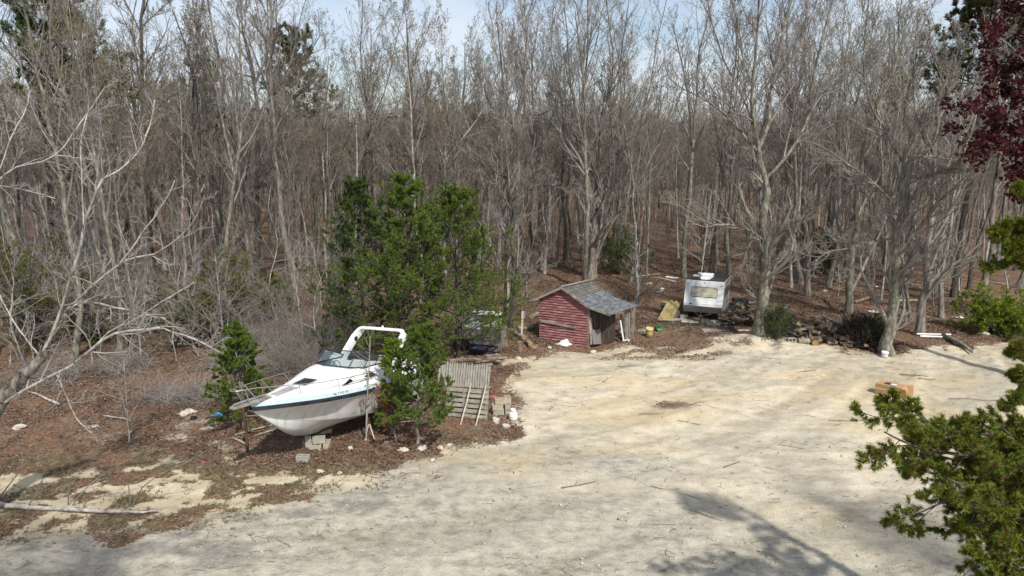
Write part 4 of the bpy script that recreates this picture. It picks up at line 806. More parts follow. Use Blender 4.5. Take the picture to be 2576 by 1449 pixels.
rows = [hull_row(x) for x in XS]; h_ = loft(rows, 'hull', M['hull'], boat, smooth=False)
for p_ in h_.data.polygons: p_.use_smooth = True
_ = MB().add(rows[0], [tuple(range(len(rows[0])))]).build('transom', M['hull'], boat)
def band(name, m, off0, off1, dz0, dz1, parent=boat, both=True):
    g = MB()
    for sd in (1, -1):
        b0 = len(g.v); n = len(XS)
        for x in XS:
            y = ip(x, SY); z = ip(x, SZ); k = min(1, (y + .03) / .2)
            for oy, dz in ((off0, dz0), (off0 + .03 * k, dz0 + .005), (off1 + .03 * k, dz1 - .005), (off1, dz1)): g.v.append((float(x), sd * max(.002, y + oy * k), z + dz))
        for i in range(n - 1):
            for k in range(3): q = (b0 + i * 4 + k, b0 + i * 4 + k + 1, b0 + (i + 1) * 4 + k + 1, b0 + (i + 1) * 4 + k); g.f.append(q if sd > 0 else q[::-1]); g.m.append(0)
    return g.build(name, m, parent)
band('rub_rail', M['navy'], 0, .01, -.13, .0)
def stripe_pt(x, t): y = ip(x, SY); k = min(1, y / .25); return (float(x), max(.001, y - .05 * t * k), ip(x, SZ) + .13 * t)
g = MB()
for sd in (1, -1):
    b0 = len(g.v)
    for x in XS:
        for t in (0, .5, 1): p = stripe_pt(x, t); g.v.append((p[0], sd * p[1], p[2]))
    for i in range(len(XS) - 1):
        for k in range(2): q = (b0 + i * 3 + k, b0 + i * 3 + k + 1, b0 + i * 3 + k + 4, b0 + i * 3 + k + 3); g.f.append(q if sd > 0 else q[::-1]); g.m.append(0)
stripe = g.build('side_stripe', M['aqua'], boat)
def deck_half(x):
    q = stripe_pt(x, 1); yd, zd = q[1], q[2]; c = max(ip(x, DC), zd + .02); h = c - zd
    side = min(1, max(0, (2.6 - x) / 1.6))      # how upright the cabin side is
    return [(yd, zd), (yd * .955, zd + h * (.10 + .05 * side)), (yd * (.90 - .02 * side), zd + h * (.22 + .25 * side)), (yd * (.84 + .01 * side), zd + h * (.5 + .4 * side)), (yd * (.78 + .03 * side), zd + h * (.68 + .29 * side)), (yd * .55, c - h * .10 * (1 - .8 * side)), (yd * .28, c - .004), (0, c)]
fx = [x for x in XS if x >= .52]; fx = [.5] + fx
loft([[(x, -y, z) for y, z in deck_half(x)] + [(x, y, z) for y, z in reversed(deck_half(x)[:-1])] for x in fx], 'foredeck', M['gel'], boat)
ax2 = [x for x in XS if x < .5] + [.5]
for sd in (1, -1):
    rr_ = []
    for x in ax2:
        dh = deck_half(x)[:5]; c = dh[-1][1]; yi = max(.7, dh[-1][0] - .16)
        rr_.append([(x, sd * y, z) for y, z in dh] + [(x, sd * yi, c - .02), (x, sd * (yi - .04), .75)])
    loft(rr_, 'side_deck', M['gel'], boat)
g = MB(); g.add([(-3.18, -1, .78), (.5, -1, .78), (.5, 1, .78), (-3.18, 1, .78)], [(0, 1, 2, 3)]); g.box((-3.1, 0, 1.06), (.16, 2.1, .56)); g.build('cockpit_floor', M['gel'], boat)
g = MB(); g.add([(.5, -1.0, .79), (.5, 1.0, .79), (.5, 1.0, 1.93), (.5, -1.0, 1.93)], [(0, 1, 2, 3)]); g.box((.28, -.45, 1.78), (.42, .85, .26), (0, -.25, 0)); g.box((.3, .5, 1.74), (.4, .6, .18), (0, -.2, 0)); g.build('dashboard', M['gel'], boat, bevel=.03)
MB().tube([(.05 + .03 * math.cos(a), -.45 + .18 * math.cos(a), 1.86 + .18 * math.sin(a)) for a in np.linspace(0, 2 * math.pi, 17)], .014, 6).build('steering_wheel', M['black'], boat)
for y in (-.5, .5):
    g = MB(); g.box((-.9, y, 1.2), (.5, .55, .18)); g.box((-1.15, y, 1.5), (.14, .55, .6), (0, -.1, 0)); g.box((-.9, y, .97), (.3, .3, .36)); g.build('seat', M['gel'], boat, bevel=.04)
g = MB(); g.box((-2.75, 0, 1.12), (.5, 1.9, .3)); g.box((-2.98, 0, 1.4), (.14, 1.9, .36)); g.build('seat', M['gel'], boat, bevel=.05)
MB().box((-3.42, 0, .55), (.5, 2.0, .06)).build('swim_platform', M['wood_grey'], boat)
# pulpit, rails
g = MB(); n = 9; top = []
for i in range(n): x = 3.75 + (5.08 - 3.75) * i / (n - 1); wd = .19 * (1 - max(0, (i - 5) / 3.4) ** 2 * .75); top.append((x, wd))
vs = [(x, -w_, 1.79) for x, w_ in top] + [(x, w_, 1.79) for x, w_ in reversed(top)]; vb = [(x, y, z - .05) for x, y, z in vs]; k = len(vs)
g.add(vs + vb, [tuple(range(k)), tuple(reversed(range(k, 2 * k)))] + [(i, i + k, (i + 1) % k + k, (i + 1) % k) for i in range(k)]); g.build('bow_pulpit', M['wood_grey'], boat)
MB().tube([(3.8, 0, 1.83), (4.5, 0, 1.85), (5.0, 0, 1.84)], .035, 6).build('anchor_roller', M['steel'], boat)
RT = [(5.05, .0, 2.25), (4.95, .16, 2.25), (4.4, .30, 2.22), (3.6, .62, 2.12), (2.6, 1.0, 2.0), (1.5, 1.22, 1.92), (.4, 1.32, 1.86), (-.9, 1.33, 1.78), (-1.1, 1.30, 1.62)]
g = MB(); g.tube([(x, y, z) for x, y, z in RT], .013, 6); g.tube([(x, -y, z) for x, y, z in RT[:6]] + [(1.3, -1.24, 1.6)], .013, 6); g.tube([RT[1], (4.9, 0, 2.26), (4.95, -.16, 2.25)], .013, 6)
rail = g.build('bow_rail', M['steel'], boat, smooth=True)
for sd in (1, -1):
    for tx, bx in ((4.75, 4.55), (4.25, 4.05), (3.2, 2.95), (1.9, 1.65), (.6, .4), (-.6, -.7)):
        if sd < 0 and tx < 1.5: continue
        t_ = [ip(-tx, [(-q[0], q[k_]) for q in RT]) for k_ in (1, 2)]
        by = max(.10, stripe_pt(bx, 1)[1] - .06) if bx < 3.9 else .15; bz = (stripe_pt(bx, 1)[2] + .03) if bx < 3.9 else 1.79
        MB().tube([(tx, sd * t_[0], t_[1]), (bx, sd * by, bz)], .011, 6).build('stanchion', M['steel'], rail)
# foredeck hatch, louvres
def dz(x, y):
    h = deck_half(x); ys_ = [p[0] for p in h][::-1]; zs_ = [p[1] for p in h][::-1]; return float(np.interp(abs(y), ys_, zs_))
def deck_quad(name, m, x0, x1, y0, y1, up=.012, parent=boat, mb=None, n=2):
    g = mb or MB(); 
    for i in range(n):
        a = x0 + (x1 - x0) * i / n; b = x0 + (x1 - x0) * (i + 1) / n
        g.add([(a, y0, dz(a, y0) + up), (b, y0, dz(b, y0) + up), (b, y1, dz(b, y1) + up), (a, y1, dz(a, y1) + up)], [(0, 1, 2, 3)])
    return g.build(name, m, parent) if mb is None else None
hatch = MB().box((2.13, 0, dz(2.13, 0) + .005), (.60, .56, .05), (0, math.atan2(dz(1.86, 0) - dz(2.4, 0), .54), 0)).build('hatch', M['steel'], boat, bevel=.02)
MB().box((2.13, 0, dz(2.13, 0) + .028), (.52, .48, .03), (0, math.atan2(dz(1.86, 0) - dz(2.4, 0), .54), 0)).build('hatch_glass', M['darkglass'], hatch)
g = MB()
for i in range(12): x = 2.62 + i * .075; deck_quad('', None, x, x + .028, -.21 + i * .003, .21 - i * .003, .008, mb=g, n=1)
g.build('louvres', M['black'], boat)
g = MB(); g.box((3.75, .0, dz(3.7, 0) + .03), (.16, .05, .05)); g.box((3.55, -.25, dz(3.55, .25) + .03), (.1, .03, .04)); g.build('cleat', M['steel'], boat)
g = MB(); g.box((3.3, .34, dz(3.3, .34) + .012), (.02, .02, .02)); 
# cabin side windows and dark oval ports in the rub rail
def side_pt(x, t, off=.012):
    h = deck_half(x); a, b = h[1], h[4]; return (x, a[0] + (b[0] - a[0]) * t + off, a[1] + (b[1] - a[1]) * t + off * .3)
for sd in (1, -1):
    g = MB(); q = [side_pt(1.55, .28), side_pt(1.1, .72), side_pt(.2, .74), side_pt(-.15, .30), side_pt(.75, .2)]; q = [(x, sd * y, z) for x, y, z in q]
    g.add(q, [(0, 1, 2, 3, 4) if sd < 0 else (4, 3, 2, 1, 0)]); w_ = g.build('side_window', M['darkglass'], boat)
    MB().tube([Vector(p) + Vector((0, sd * .004, 0)) for p in q + q[:1]], .012, 5).build('window_rim', M['steel'], w_)
    for x in (3.0, 2.25, 1.3):
        g = MB(); c = Vector((x, sd * (ip(x, SY) + .045), ip(x, SZ) - .085)); x2 = x + .05; d = Vector((.05, sd * (ip(x2, SY) - ip(x, SY)), ip(x2, SZ) - ip(x, SZ))).normalized()
        vs = [c + d * (.14 * math.cos(a)) + Vector((0, sd * .004 * math.sin(a), .035 * math.sin(a))) for a in np.linspace(0, 2 * math.pi, 15)[:-1]]; g.add(vs, [tuple(range(14)) if sd < 0 else tuple(reversed(range(14)))]); g.build('porthole', M['black'], boat)
g = MB(); q = [side_pt(-1.4, .35), side_pt(-1.4, .6), side_pt(-1.8, .6), side_pt(-1.8, .35)]; g.add(q, [(3, 2, 1, 0)]); q = [side_pt(-2.5, .4), side_pt(-2.5, .85), side_pt(-2.85, .85), side_pt(-2.85, .4)]; g.add(q, [(3, 2, 1, 0)]); g.build('engine_vent', M['black'], boat)
# windshield
WB = [(-.80, -1.02, 1.93), (.42, -1.03, 1.99), (.62, -.54, 2.0), (.62, .54, 2.0), (.42, 1.03, 1.99), (-.80, 1.02, 1.93)]
WT = [(-.95, -.97, 2.0), (-.02, -1.0, 2.38), (.06, -.50, 2.42), (.06, .50, 2.42), (-.02, 1.0, 2.38), (-.95, .97, 2.0)]
ws = MB(); ws.tube(WB, .022, 6); ws.tube(WT, .02, 6)
for a, b in zip(WB[1:5], WT[1:5]): ws.tube([a, b], .018, 6)
for sd in (0, 5): a, b = (WB[0], WT[0]) if sd == 0 else (WB[5], WT[5]); ws.tube([a, b], .018, 6)
a = Vector(WB[4]) * .5 + Vector(WB[5]) * .5; b = Vector(WT[4]) * .5 + Vector(WT[5]) * .5; ws.tube([a, b], .014, 6)
wso = ws.build('windshield', M['frame'], boat)
for i in range(5): MB().add([WB[i], WB[i + 1], WT[i + 1], WT[i]], [(0, 1, 2, 3)]).build('pane', M['glass'], wso)
# radar arch
path = [(-1.0, -1.10, 1.75), (-1.2, -1.10, 2.0), (-1.72, -1.06, 2.5)] + [(-1.95 - .12 * math.sin(a), -.80 - .24 * math.cos(a), 2.62 + .20 * math.sin(a)) for a in np.linspace(.2, math.pi / 2, 6)]
path = path + [(x, -y, z) for x, y, z in reversed(path)]; g = MB(); K = len(path)
for i, p in enumerate(path):
    p = Vector(p); t = (Vector(path[min(i + 1, K - 1)]) - Vector(path[max(i - 1, 0)])).normalized(); fa = Vector((1, 0, .28)).normalized(); fa = (fa - t * fa.dot(t)).normalized(); nn = t.cross(fa)
    for u, v in ((-1, -1), (0, -1.25), (1, -1), (1, 1), (0, 1.25), (-1, 1)): g.v.append(tuple(p + fa * .16 * u + nn * .05 * v))
for i in range(K - 1):
    for k in range(6): g.f.append((i * 6 + k, i * 6 + (k + 1) % 6, (i + 1) * 6 + (k + 1) % 6, (i + 1) * 6 + k)); g.m.append(0)
arch = g.build('radar_arch', M['gel'], boat)
g = MB(); c = Vector((-1.72, -1.0, 2.46)); g.lathe([(.085, -.02), (.085, .03), (.05, .035)], c, 14, rot=(-math.pi / 2, 0, 0)); g.build('speaker', M['black'], arch)
g = MB(); g.lathe([(.04, 0), (.045, .05), (.02, .09)], (-2.07, 0, 2.86), 10); g.build('mast_light', M['white'], arch)
def text(txt, name, size, m, parent, mtx, ext=.002):
    c = bpy.data.curves.new(name, 'FONT'); c.body = txt; c.size = size; c.extrude = ext; c.materials.append(m); c.align_x = 'CENTER'; c.align_y = 'CENTER'; c.space_character = 1.1
    o = bpy.data.objects.new(name + '_curve', c); COL.objects.link(o); bpy.context.view_layer.update()
    me = bpy.data.meshes.new_from_object(o.evaluated_get(bpy.context.evaluated_depsgraph_get())); bpy.data.objects.remove(o)
    if not me.materials: me.materials.append(m)
    o = link(name, me, parent); o.matrix_local = mtx; return o
p0 = Vector(stripe_pt(2.2, .5)); p1 = Vector(stripe_pt(1.2, .5)); xd = (p1 - p0).normalized(); ud = (Vector(stripe_pt(1.7, 1)) - Vector(stripe_pt(1.7, 0))).normalized(); nd = xd.cross(ud).normalized(); ud = nd.cross(xd); pc = (Vector(stripe_pt(1.95, .5)) + Vector(stripe_pt(1.45, .5))) / 2 + nd * .008
text('NJ 7797 FP', 'registration_number', .115, M['label_dark'], stripe, Matrix((xd, ud, nd)).transposed().to_4x4() if False else Matrix.Translation(pc) @ Matrix((xd, ud, nd)).transposed().to_4x4())
pc2 = Vector(stripe_pt(1.18, .5)) + nd * .01; g = MB(); g.add([pc2 - xd * .035 - ud * .045, pc2 + xd * .035 - ud * .045, pc2 + xd * .035 + ud * .045, pc2 - xd * .035 + ud * .045], [(0, 1, 2, 3)]); g.build('sticker', M['white'], stripe)

# ---------------------------------------------------------------- blocks
def cinder(mat_, name='concrete_block', sx=.40, sy=.20, sz=.20):
    g = MB(); w_ = .035
    for y in (-sy / 2 + w_ / 2, sy / 2 - w_ / 2): g.box((0, y, sz / 2), (sx, w_, sz))
    for x in (-sx / 2 + w_ / 2, 0, sx / 2 - w_ / 2): g.box((x, 0, sz / 2), (w_ - .001, sy - 2 * w_ - .001, sz - .004))
    g.box((0, 0, sz * .25), (sx - 2 * w_, sy - 2 * w_, .01))
    me = bpy.data.meshes.new(name); me.from_pydata(g.v, [], g.f); me.materials.append(mat_); me.update(); return me
CB = cinder(M['block']); CBT = cinder(M['block_tan'], 'concrete_block_tan')
def block(me, label, loc, rot=(0, 0, 0), group=None): o = link('concrete_block', me); o.location = tuple(loc); o.rotation_euler = rot; return tag(o, label, 'concrete block', group)
b = G(792, 1130); z0 = b[2] - .02
block(CB, 'block standing on end at the left of the pile under the hull', (b[0] - .35, b[1] + .15, z0 + .22), (0, R(90), R(15)))
block(CB, 'shaded block laid flat beneath the keel timber', (b[0] - .30, b[1] + .35, z0), (0, 0, R(20)))
block(CBT, 'lower front block of the pile under the hull', (b[0] + .02, b[1] - .02, z0), (0, 0, R(10)))
block(CB, 'upper block at the right of the pile under the hull', (b[0] + .12, b[1] + .12, z0 + .205), (0, 0, R(12)))
block(CBT, 'block at the right end of the pile under the hull', (b[0] + .36, b[1] + .2, z0), (0, 0, R(95)))
o = MB().box((0, 0, 0), (1.2, .14, .09)).build('timber', M['wood_dark']); o.location = (b[0] - .1, b[1] + .3, z0 + .45); o.rotation_euler = (0, R(-4), R(12)); tag(o, 'dark timber bearer between the block pile and the keel', 'timber')
b = G(763, 1160); block(CB, 'lone pale concrete block lying in front of the block pile', b, (0, 0, R(-6)))
b = G(1262, 1042)
for i, (dx, dy, k, r_, me, lab) in enumerate([(-.12, 0, 0, 8, CB, 'bottom front block of the stack beside the propane tank'), (.22, .18, 0, 96, CBT, 'bottom rear block of the stack beside the propane tank'), (-.16, -.02, 1, 14, CBT, 'middle front block of the stack beside the propane tank'), (.22, .14, 1, 94, CB, 'middle rear block of the stack beside the propane tank'), (-.06, .06, 2, 12, CBT, 'topmost hollow block of the stack beside the propane tank'), (.22, .22, 2, 100, CBT, 'top rear block of the stack beside the propane tank')]):
    block(me, lab, (b[0] + dx, b[1] + dy, b[2] + k * .203), (0, 0, R(r_)))
b = G(1987, 858); block(CB, 'pale grey block tipped on its side at the left end of the log heap', (b[0], b[1], b[2] + .1), (R(90), 0, R(10)))
# propane tank
b = G(1291, 1058); t = thing('propane_tank', 'white propane tank standing at the edge of the gravel', 'gas tank', b)
MB().lathe([(.10, .0), (.10, .03), (.135, .05), (.152, .09), (.155, .14), (.157, .19), (.160, .195), (.160, .205), (.157, .21), (.155, .27), (.145, .31), (.11, .345), (.05, .36)], n=24).build('body', M['tank'], t, True)
g = MB(); g.lathe([(.095, .33), (.10, .42), (.085, .46), (.08, .46), (.09, .42), (.085, .33)], n=20); g.build('collar', M['tank'], t, True)
MB().lathe([(.025, .35), (.03, .40), (.04, .405), (.04, .425), (.015, .43)], n=12).build('valve', M['steel'], t, True)
MB().lathe([(.11, 0), (.115, .0), (.115, .035), (.11, .035)], n=20).build('foot_ring', M['rust'], t)
# ---------------------------------------------------------------- props under the boat
b = G(623, 1137); top = Vector(P(616, 1034, 19.2)); o = MB().tube([(0, 0, -.1), (.02, 0, .8), (top.x * 0 - .02, -.05, 1.55)], .055, 8).build('prop_post', M['rust']); o.location = b; tag(o, 'dark rusty post standing beneath the bow pulpit', 'post')
b = G(922, 1106); t = thing('jack_stand', 'pale two-legged stand propped against the hull side', 'boat stand', b)
for e in ((.28, -.03, .02), (-.04, -.1, -.04), (.05, .5, 0)): MB().tube([(.10, .05, .62), e], .022, 6).build('leg', M['wood_pale'], t)
MB().tube([(.10, .05, .55), (.10, .05, .78)], .04, 8).build('screw_head', M['rust'], t)
for i, (a, c, lab) in enumerate([((590, 1098), (690, 1072), 'grey pole lying behind the prop post'), ((640, 1100), (770, 1062), 'long weathered pole lying under the bow'), ((585, 1105), (620, 1122), 'short split plank beside the prop post')]):
    A_ = G(*a); B_ = G(*c); o = MB().tube([(0, 0, .05), tuple((B_ - A_) * .5 + [0, 0, .08]), tuple(B_ - A_ + [0, 0, .06])], .035, 6).build('wooden_pole', M['wood_grey']); o.location = A_; tag(o, lab, 'pole')
# ---------------------------------------------------------------- picket fence panel and slatted pallet
b = G(1105, 1052); be = G(1232, 1066); d = (be - b); d[2] = 0; yaw = math.atan2(d[1], d[0]); Lp = float(np.linalg.norm(d))
b = G(1172, 1052); t = thing('wooden_pallet', 'grey slatted pallet stood on edge in front of the picket panel', 'pallet', b, (R(-16), 0, R(-13)))
for i in range(6): MB().box((0, 0, .09 + i * .185), (1.62, .022, .125), jit=.006).build('slat', M['wood_grey'], t)
for x in (-.76, 0, .76): MB().box((x, .055, .52), (.045, .085, 1.1)).build('rail', M['wood_grey'], t)
for i, (x, lab) in enumerate([(.15, 'left pole of two leaning on the grey pallet'), (.70, 'right pole of two leaning on the grey pallet')]):
    o = MB().tube([(-.22, -.52, -.05), (.0, -.1, .7), (.16, .12, 1.35)], .028, 7).build('leaning_pole', M['wood_pale']); o.location = (b[0] + x - .1, b[1] - .05 - x * .25, b[2]); tag(o, lab, 'pole', 'poles leaning on the pallet')
b = G(1160, 1040); t = thing('picket_fence_panel', 'weathered stockade panel of pointed pickets leaning behind the pallet', 'fence panel', (b[0] + .02, b[1] + .30, b[2] - .05), (R(-22), 0, R(-11)))
g = MB(); rp = random.Random(3)
for i in range(21):
    x = -1.02 + i * .097 + rp.uniform(-.006, .006); h = 1.84 + rp.uniform(-.03, .03); w_ = .037; y = rp.uniform(-.005, .005)
    g.add([(x - w_, y, .92), (x + w_, y, .92), (x + w_, y, h - .09), (x, y, h), (x - w_, y, h - .09)] + [(x - w_, y + .028, .92), (x + w_, y + .028, .92), (x + w_, y + .028, h - .09), (x, y + .028, h), (x - w_, y + .028, h - .09)], [(4, 3, 2, 1, 0), (5, 6, 7, 8, 9), (0, 1, 6, 5), (1, 2, 7, 6), (2, 3, 8, 7), (3, 4, 9, 8), (4, 0, 5, 9)])
g.build('pickets', M['wood_v'], t)
for z in (.98, 1.6): MB().box((0, .055, z), (2.0, .05, .07)).build('rail', M['wood_grey'], t)
for x in (-.99, 0, .9): MB().box((x, .085, .85), (.08, .05, 1.75)).build('post', M['wood_grey'], t)
# ---------------------------------------------------------------- lumber stack and black frame behind the panel
b = G(1195, 915); 
for i in range(13):
    lay = i // 5; k = i % 5; L_ = random.uniform(1.7, 2.5); m_ = M['wood_brown'] if i % 3 else M['wood_grey']
    o = MB().box((0, 0, 0), (L_, .16, .035)).build('board', m_); o.location = (b[0] + (k - 2) * .10 + random.uniform(-.2, .2), b[1] + (k - 2) * .30 + random.uniform(-.05, .05), b[2] + .06 + lay * .10); o.rotation_euler = (0, R(random.uniform(-3, 3)), R(18 + random.uniform(-8, 8)))
    tag(o, 'loose weathered board in the flat heap behind the picket panel', 'board', 'boards heaped behind the picket panel')
b = G(1215, 895); t = thing('metal_frame', 'black rectangular frame lying on top of the heaped boards', 'frame', (b[0], b[1], b[2] + .38), (R(4), R(-3), R(-28)))
for c_, d_ in (((0, -.32, 0), (1.3, .06, .06)), ((0, .32, 0), (1.3, .06, .06)), ((-.62, 0, 0), (.06, .6, .06)), ((.62, 0, 0), (.06, .6, .06)), ((.2, 0, 0), (.04, .6, .05))): MB().box(c_, d_).build('bar', M['black'], t)
MB().box((-.2, 0, -.02), (.75, .55, .015)).build('panel', M['label_dark'], t)
# ---------------------------------------------------------------- plywood cart under the bright pine
b = G(1190, 893); t = thing('plywood_cart', 'old grey plywood cart with a spoked black wheel and pale sheet on top', 'cart', (b[0], b[1] + .5, b[2]), (0, 0, R(-8)))
g = MB(); g.box((1.02, .0, .60), (.62, .04, 1.15)); g.box((-.1, .02, .75), (1.65, .04, .75)); g.build('side_panel', M['ply'], t); MB().box((1.33, .75, .60), (.05, 1.5, 1.15)).build('end_panel', M['wood_grey'], t); MB().box((-.9, .75, .7), (.04, 1.5, .8)).build('end_panel', M['ply'], t)
g = MB(); sn = random.Random(5)
for i in range(9):
    for j in range(7): g.v.append((-1.0 + i * .26, .0 + j * .25, 1.17 + sn.uniform(-.06, .10) + .12 * math.sin(i * .9)))
for i in range(8):
    for j in range(6): g.f.append((i * 7 + j, i * 7 + j + 1, i * 7 + j + 8, i * 7 + j + 7)); g.m.append(0)
g.build('plastic_sheet', M['tarp'], t)
wh = MB(); wh.tube([(-.55 + .36 * math.cos(a), -.14, .38 + .36 * math.sin(a)) for a in np.linspace(0, 2 * math.pi, 25)], .055, 8); tw_ = wh.build('wheel', M['black'], t, True)
g = MB(); 
for k in range(6): a = k * math.pi / 3; g.beam((-.55, -.14, .38), (-.55 + .33 * math.cos(a), -.14, .38 + .33 * math.sin(a)), .05, .02)
g.tube([(-.55, -.18, .38), (-.55, -.08, .38)], .06, 10); g.build('spokes', M['rust'], tw_)
MB().tube([(-.55, -.1, .38), (-.55, 1.6, .38)], .03, 6).build('axle', M['rust'], t)
b = G(1228, 872); t = thing('white_table', 'white-topped folding table with a black edge beyond the bright pine', 'table', (b[0] - .1, b[1] + 1.6, b[2]), (0, 0, R(-12)))
MB().box((0, 0, 1.30), (1.5, .75, .04)).build('table_top', M['white'], t); MB().box((0, 0, 1.24), (1.52, .77, .07)).build('edge', M['black'], t)
for x in (-.65, .65):
    for y in (-.3, .3): MB().tube([(x, y, 1.22), (x, y, 0)], .02, 6).build('leg', M['white'], t)
# ================================================================== THE RED SHED
M['side_boards'] = mat('side_boards_brown', [(.02, .015, .012), (.045, .034, .027), (.09, .074, .06)], 4, .9, .4, (4, 4, .5))
shed = thing('wooden_shed', 'leaning red clapboard shed with a grey and blue shingled roof', 'shed', (1.42, 33.76, .02), (R(-3.3), R(-3.0), R(-34.7)), scale=1.10)
W_, D_, HA, HL, HR = 2.6, 2.45, 2.46, 1.86, 1.72; XA = 1.28
def gable_z(x): return HL + (HA - HL) * x / XA if x < XA else HA + (HR - HA) * (x - XA) / (W_ - XA)
g = MB(); z = -.118 * 2; rs_ = random.Random(4); i = 0
while z < HA:
    z1 = z + .118; zz = z1
    def xr(zv): 
        a = 0 if zv <= HL else (zv - HL) / (HA - HL) * XA; b_ = W_ if zv <= HR else XA + (HA - zv) / (HA - HR) * (W_ - XA); return a, b_
    a0, b0 = xr(z); a1, b1 = xr(min(z1, HA - .001)); o_ = rs_.uniform(-.004, .004)
    g.add([(a0, -.050 + o_, z), (b0, -.050 + o_, z), (b1, -.004, min(z1, HA)), (a1, -.004, min(z1, HA)), (a0, 0, z), (b0, 0, z)], [(0, 1, 2, 3), (4, 5, 1, 0)]); z = z1
g.build('gable_wall', M['red'], shed)
g = MB(); g.add([(0, .02, -.25), (W_, .02, -.25), (W_, .02, HR), (XA, .02, HA), (0, .02, HL)], [(0, 1, 2, 3, 4)]); g.add([(0, D_, 0), (0, D_, HL), (XA, D_, HA), (W_, D_, HR), (W_, D_, 0)], [(0, 1, 2, 3, 4)]); g.build('back_wall', M['wood_dark'], shed)
g = MB()
for k in range(14): g.box((-.012, .09 + k * .176, HL / 2 - .12), (.022, .17, HL + .24))
g.build('left_wall', M['wood_brown'], shed)
g = MB()
for k in range(8):
    t_ = (k + .5) / 8; g.box((W_ - .02 + .62 * t_ + rs_.uniform(-.012, .012), .06 + 1.32 * t_, .66), (.03, .205, 1.72 - .04 * k + rs_.uniform(-.04, 0)), (0, R(rs_.uniform(-1.5, 1.5)), -.44))
g.build('side_wall', M['side_boards'], shed)
MB().box((W_ - .02, .02, HR * .5 - .12), (.08, .09, HR + .24)).build('corner_board', M['wood_grey'], shed)
for (x, y, dx) in ((W_ + .90, 1.98, -.05), (W_ + .98, 2.38, .08), (W_ + .8, 2.42, .0), (W_ + .93, 2.2, -.1)): MB().beam((x, y, -.25), (x + dx, y, 1.48), .12, .05).build('post', M['wood_grey'], shed)
MB().box((W_ + .72, 1.72, 1.38), (.05, .75, .16)).build('door_header', M['wood_grey'], shed)
EX = 3.74; EZ = 1.50; XK = 2.66; ZK = HA + .055 + (HR - HA) / (W_ - XA) * (XK - XA)
def slab(name, m, x0, z0, x1, z1, y0, y1, th=.03, uv=True, parent=shed, nx=10, wav=.012):
    g = MB(); rr = random.Random(8); nt_ = Vector((-(z1 - z0), 0, x1 - x0)).normalized(); ny = 8; T_ = []
    for i in range(nx + 1):
        for j in range(ny + 1):
            t = i / nx; w0 = rr.uniform(-wav, wav); T_.append(Vector((x0 + (x1 - x0) * t, y0 + (y1 - y0) * j / ny, z0 + (z1 - z0) * t + w0)))
    n = len(T_); g.v = [tuple(p) for p in T_] + [tuple(p - nt_ * th) for p in T_]; s_ = ny + 1
    for i in range(nx):
        for j in range(ny): a = i * s_ + j; g.f.append((a, a + s_, a + s_ + 1, a + 1)); g.m.append(0); g.f.append((n + a, n + a + 1, n + a + s_ + 1, n + a + s_)); g.m.append(1)
    for i in range(nx):
        for j in (0, ny): a = i * s_ + j; q = (a, n + a, n + a + s_, a + s_); g.f.append(q if j == 0 else q[::-1]); g.m.append(1)
    for j in range(ny):
        for i in (0, nx): a = i * s_ + j; q = (a, a + 1, n + a + 1, n + a); g.f.append(q if i == 0 else q[::-1]); g.m.append(1)
    o = g.build(name, [m, M['wood_grey']], parent); uvl = o.data.uv_layers.new(name='UVMap'); Ls = math.hypot(x1 - x0, z1 - z0)
    for lp in o.data.loops:
        v = o.data.vertices[lp.vertex_index].co; uvl.data[lp.index].uv = (v.y, math.hypot(v.x - x0, v.z - z0))
    return o
SHB = shingles('shingles_brown_grey', (.085, .08, .07), (.14, .13, .115), (.04, .036, .032), .30, .135)
SHU = shingles('shingles_blue_grey', (.095, .11, .125), (.20, .215, .225), (.045, .05, .06), .26, .11)
SHV = shingles('shingles_vertical', (.09, .083, .073), (.15, .14, .125), (.045, .04, .036), .30, .14)
slab('roof_left', SHB, -.22, HL - .05, XA, HA + .05, -.16, D_ + .12, .04)
XM = 2.10; ZM = HA + .055 + (HR - HA) / (W_ - XA) * (XM - XA)
slab('roof_upper_right', SHV, XA, HA + .055, XM, ZM, -.16, D_ + .12, .04)
slab('roof_lower_right', SHU, XM - .04, ZM + .026, XK, ZK + .01, -.14, D_ + .14, .035, nx=4)
slab('porch_roof', SHU, XK - .05, ZK + .03, EX, EZ, -.18, D_ + .18, .04)
MB().box((XA, D_ / 2 - .02, HA + .075), (.20, D_ + .3, .02)).build('ridge_cap', M['wood_grey'], shed)
for a, b in (((-.24, -.17, HL - .08), (XA, -.17, HA + .01)), ((XA, -.17, HA + .01), (XK, -.17, ZK - .05)), ((XK, -.19, ZK - .03), (EX, -.19, EZ - .05))): MB().beam(a, b, .03, .10, up=(0, 0, 1)).build('rake_board', M['wood_grey'], shed)
for k in range(6): MB().beam((XK - .1, .15 + k * .44, ZK - .06), (EX - .05, .15 + k * .44, EZ - .06), .04, .06).build('rafter', M['wood_dark'], shed)
b_ = MB().beam((.12, -.07, .82), (1.98, -.07, .70), .05, .09).build('nailed_board', M['wood_grey'], shed)
def on_shed(v): return shed.matrix_basis @ Vector(v)
bpy.context.view_layer.update()
def lean(name, m, v, d, rot, lab, cat):
    o = MB().box((0, 0, d[2] / 2), d, jit=.008).build(name, m); o.location = on_shed(v); o.rotation_euler = (shed.rotation_euler[0] + rot[0], shed.rotation_euler[1] + rot[1], shed.rotation_euler[2] + rot[2]); return tag(o, lab, cat)
lean('plywood_piece', M['ply'], (W_ + .30, .22, 0), (.03, .50, .72), (0, R(-14), R(-28)), 'short grey plywood piece leaning at the shed corner', 'plywood')
lean('plank', M['wood_grey'], (W_ + .12, .05, 0), (.03, .22, 1.35), (0, R(-6), R(-10)), 'tall grey plank leaning on the corner of the red wall', 'plank')
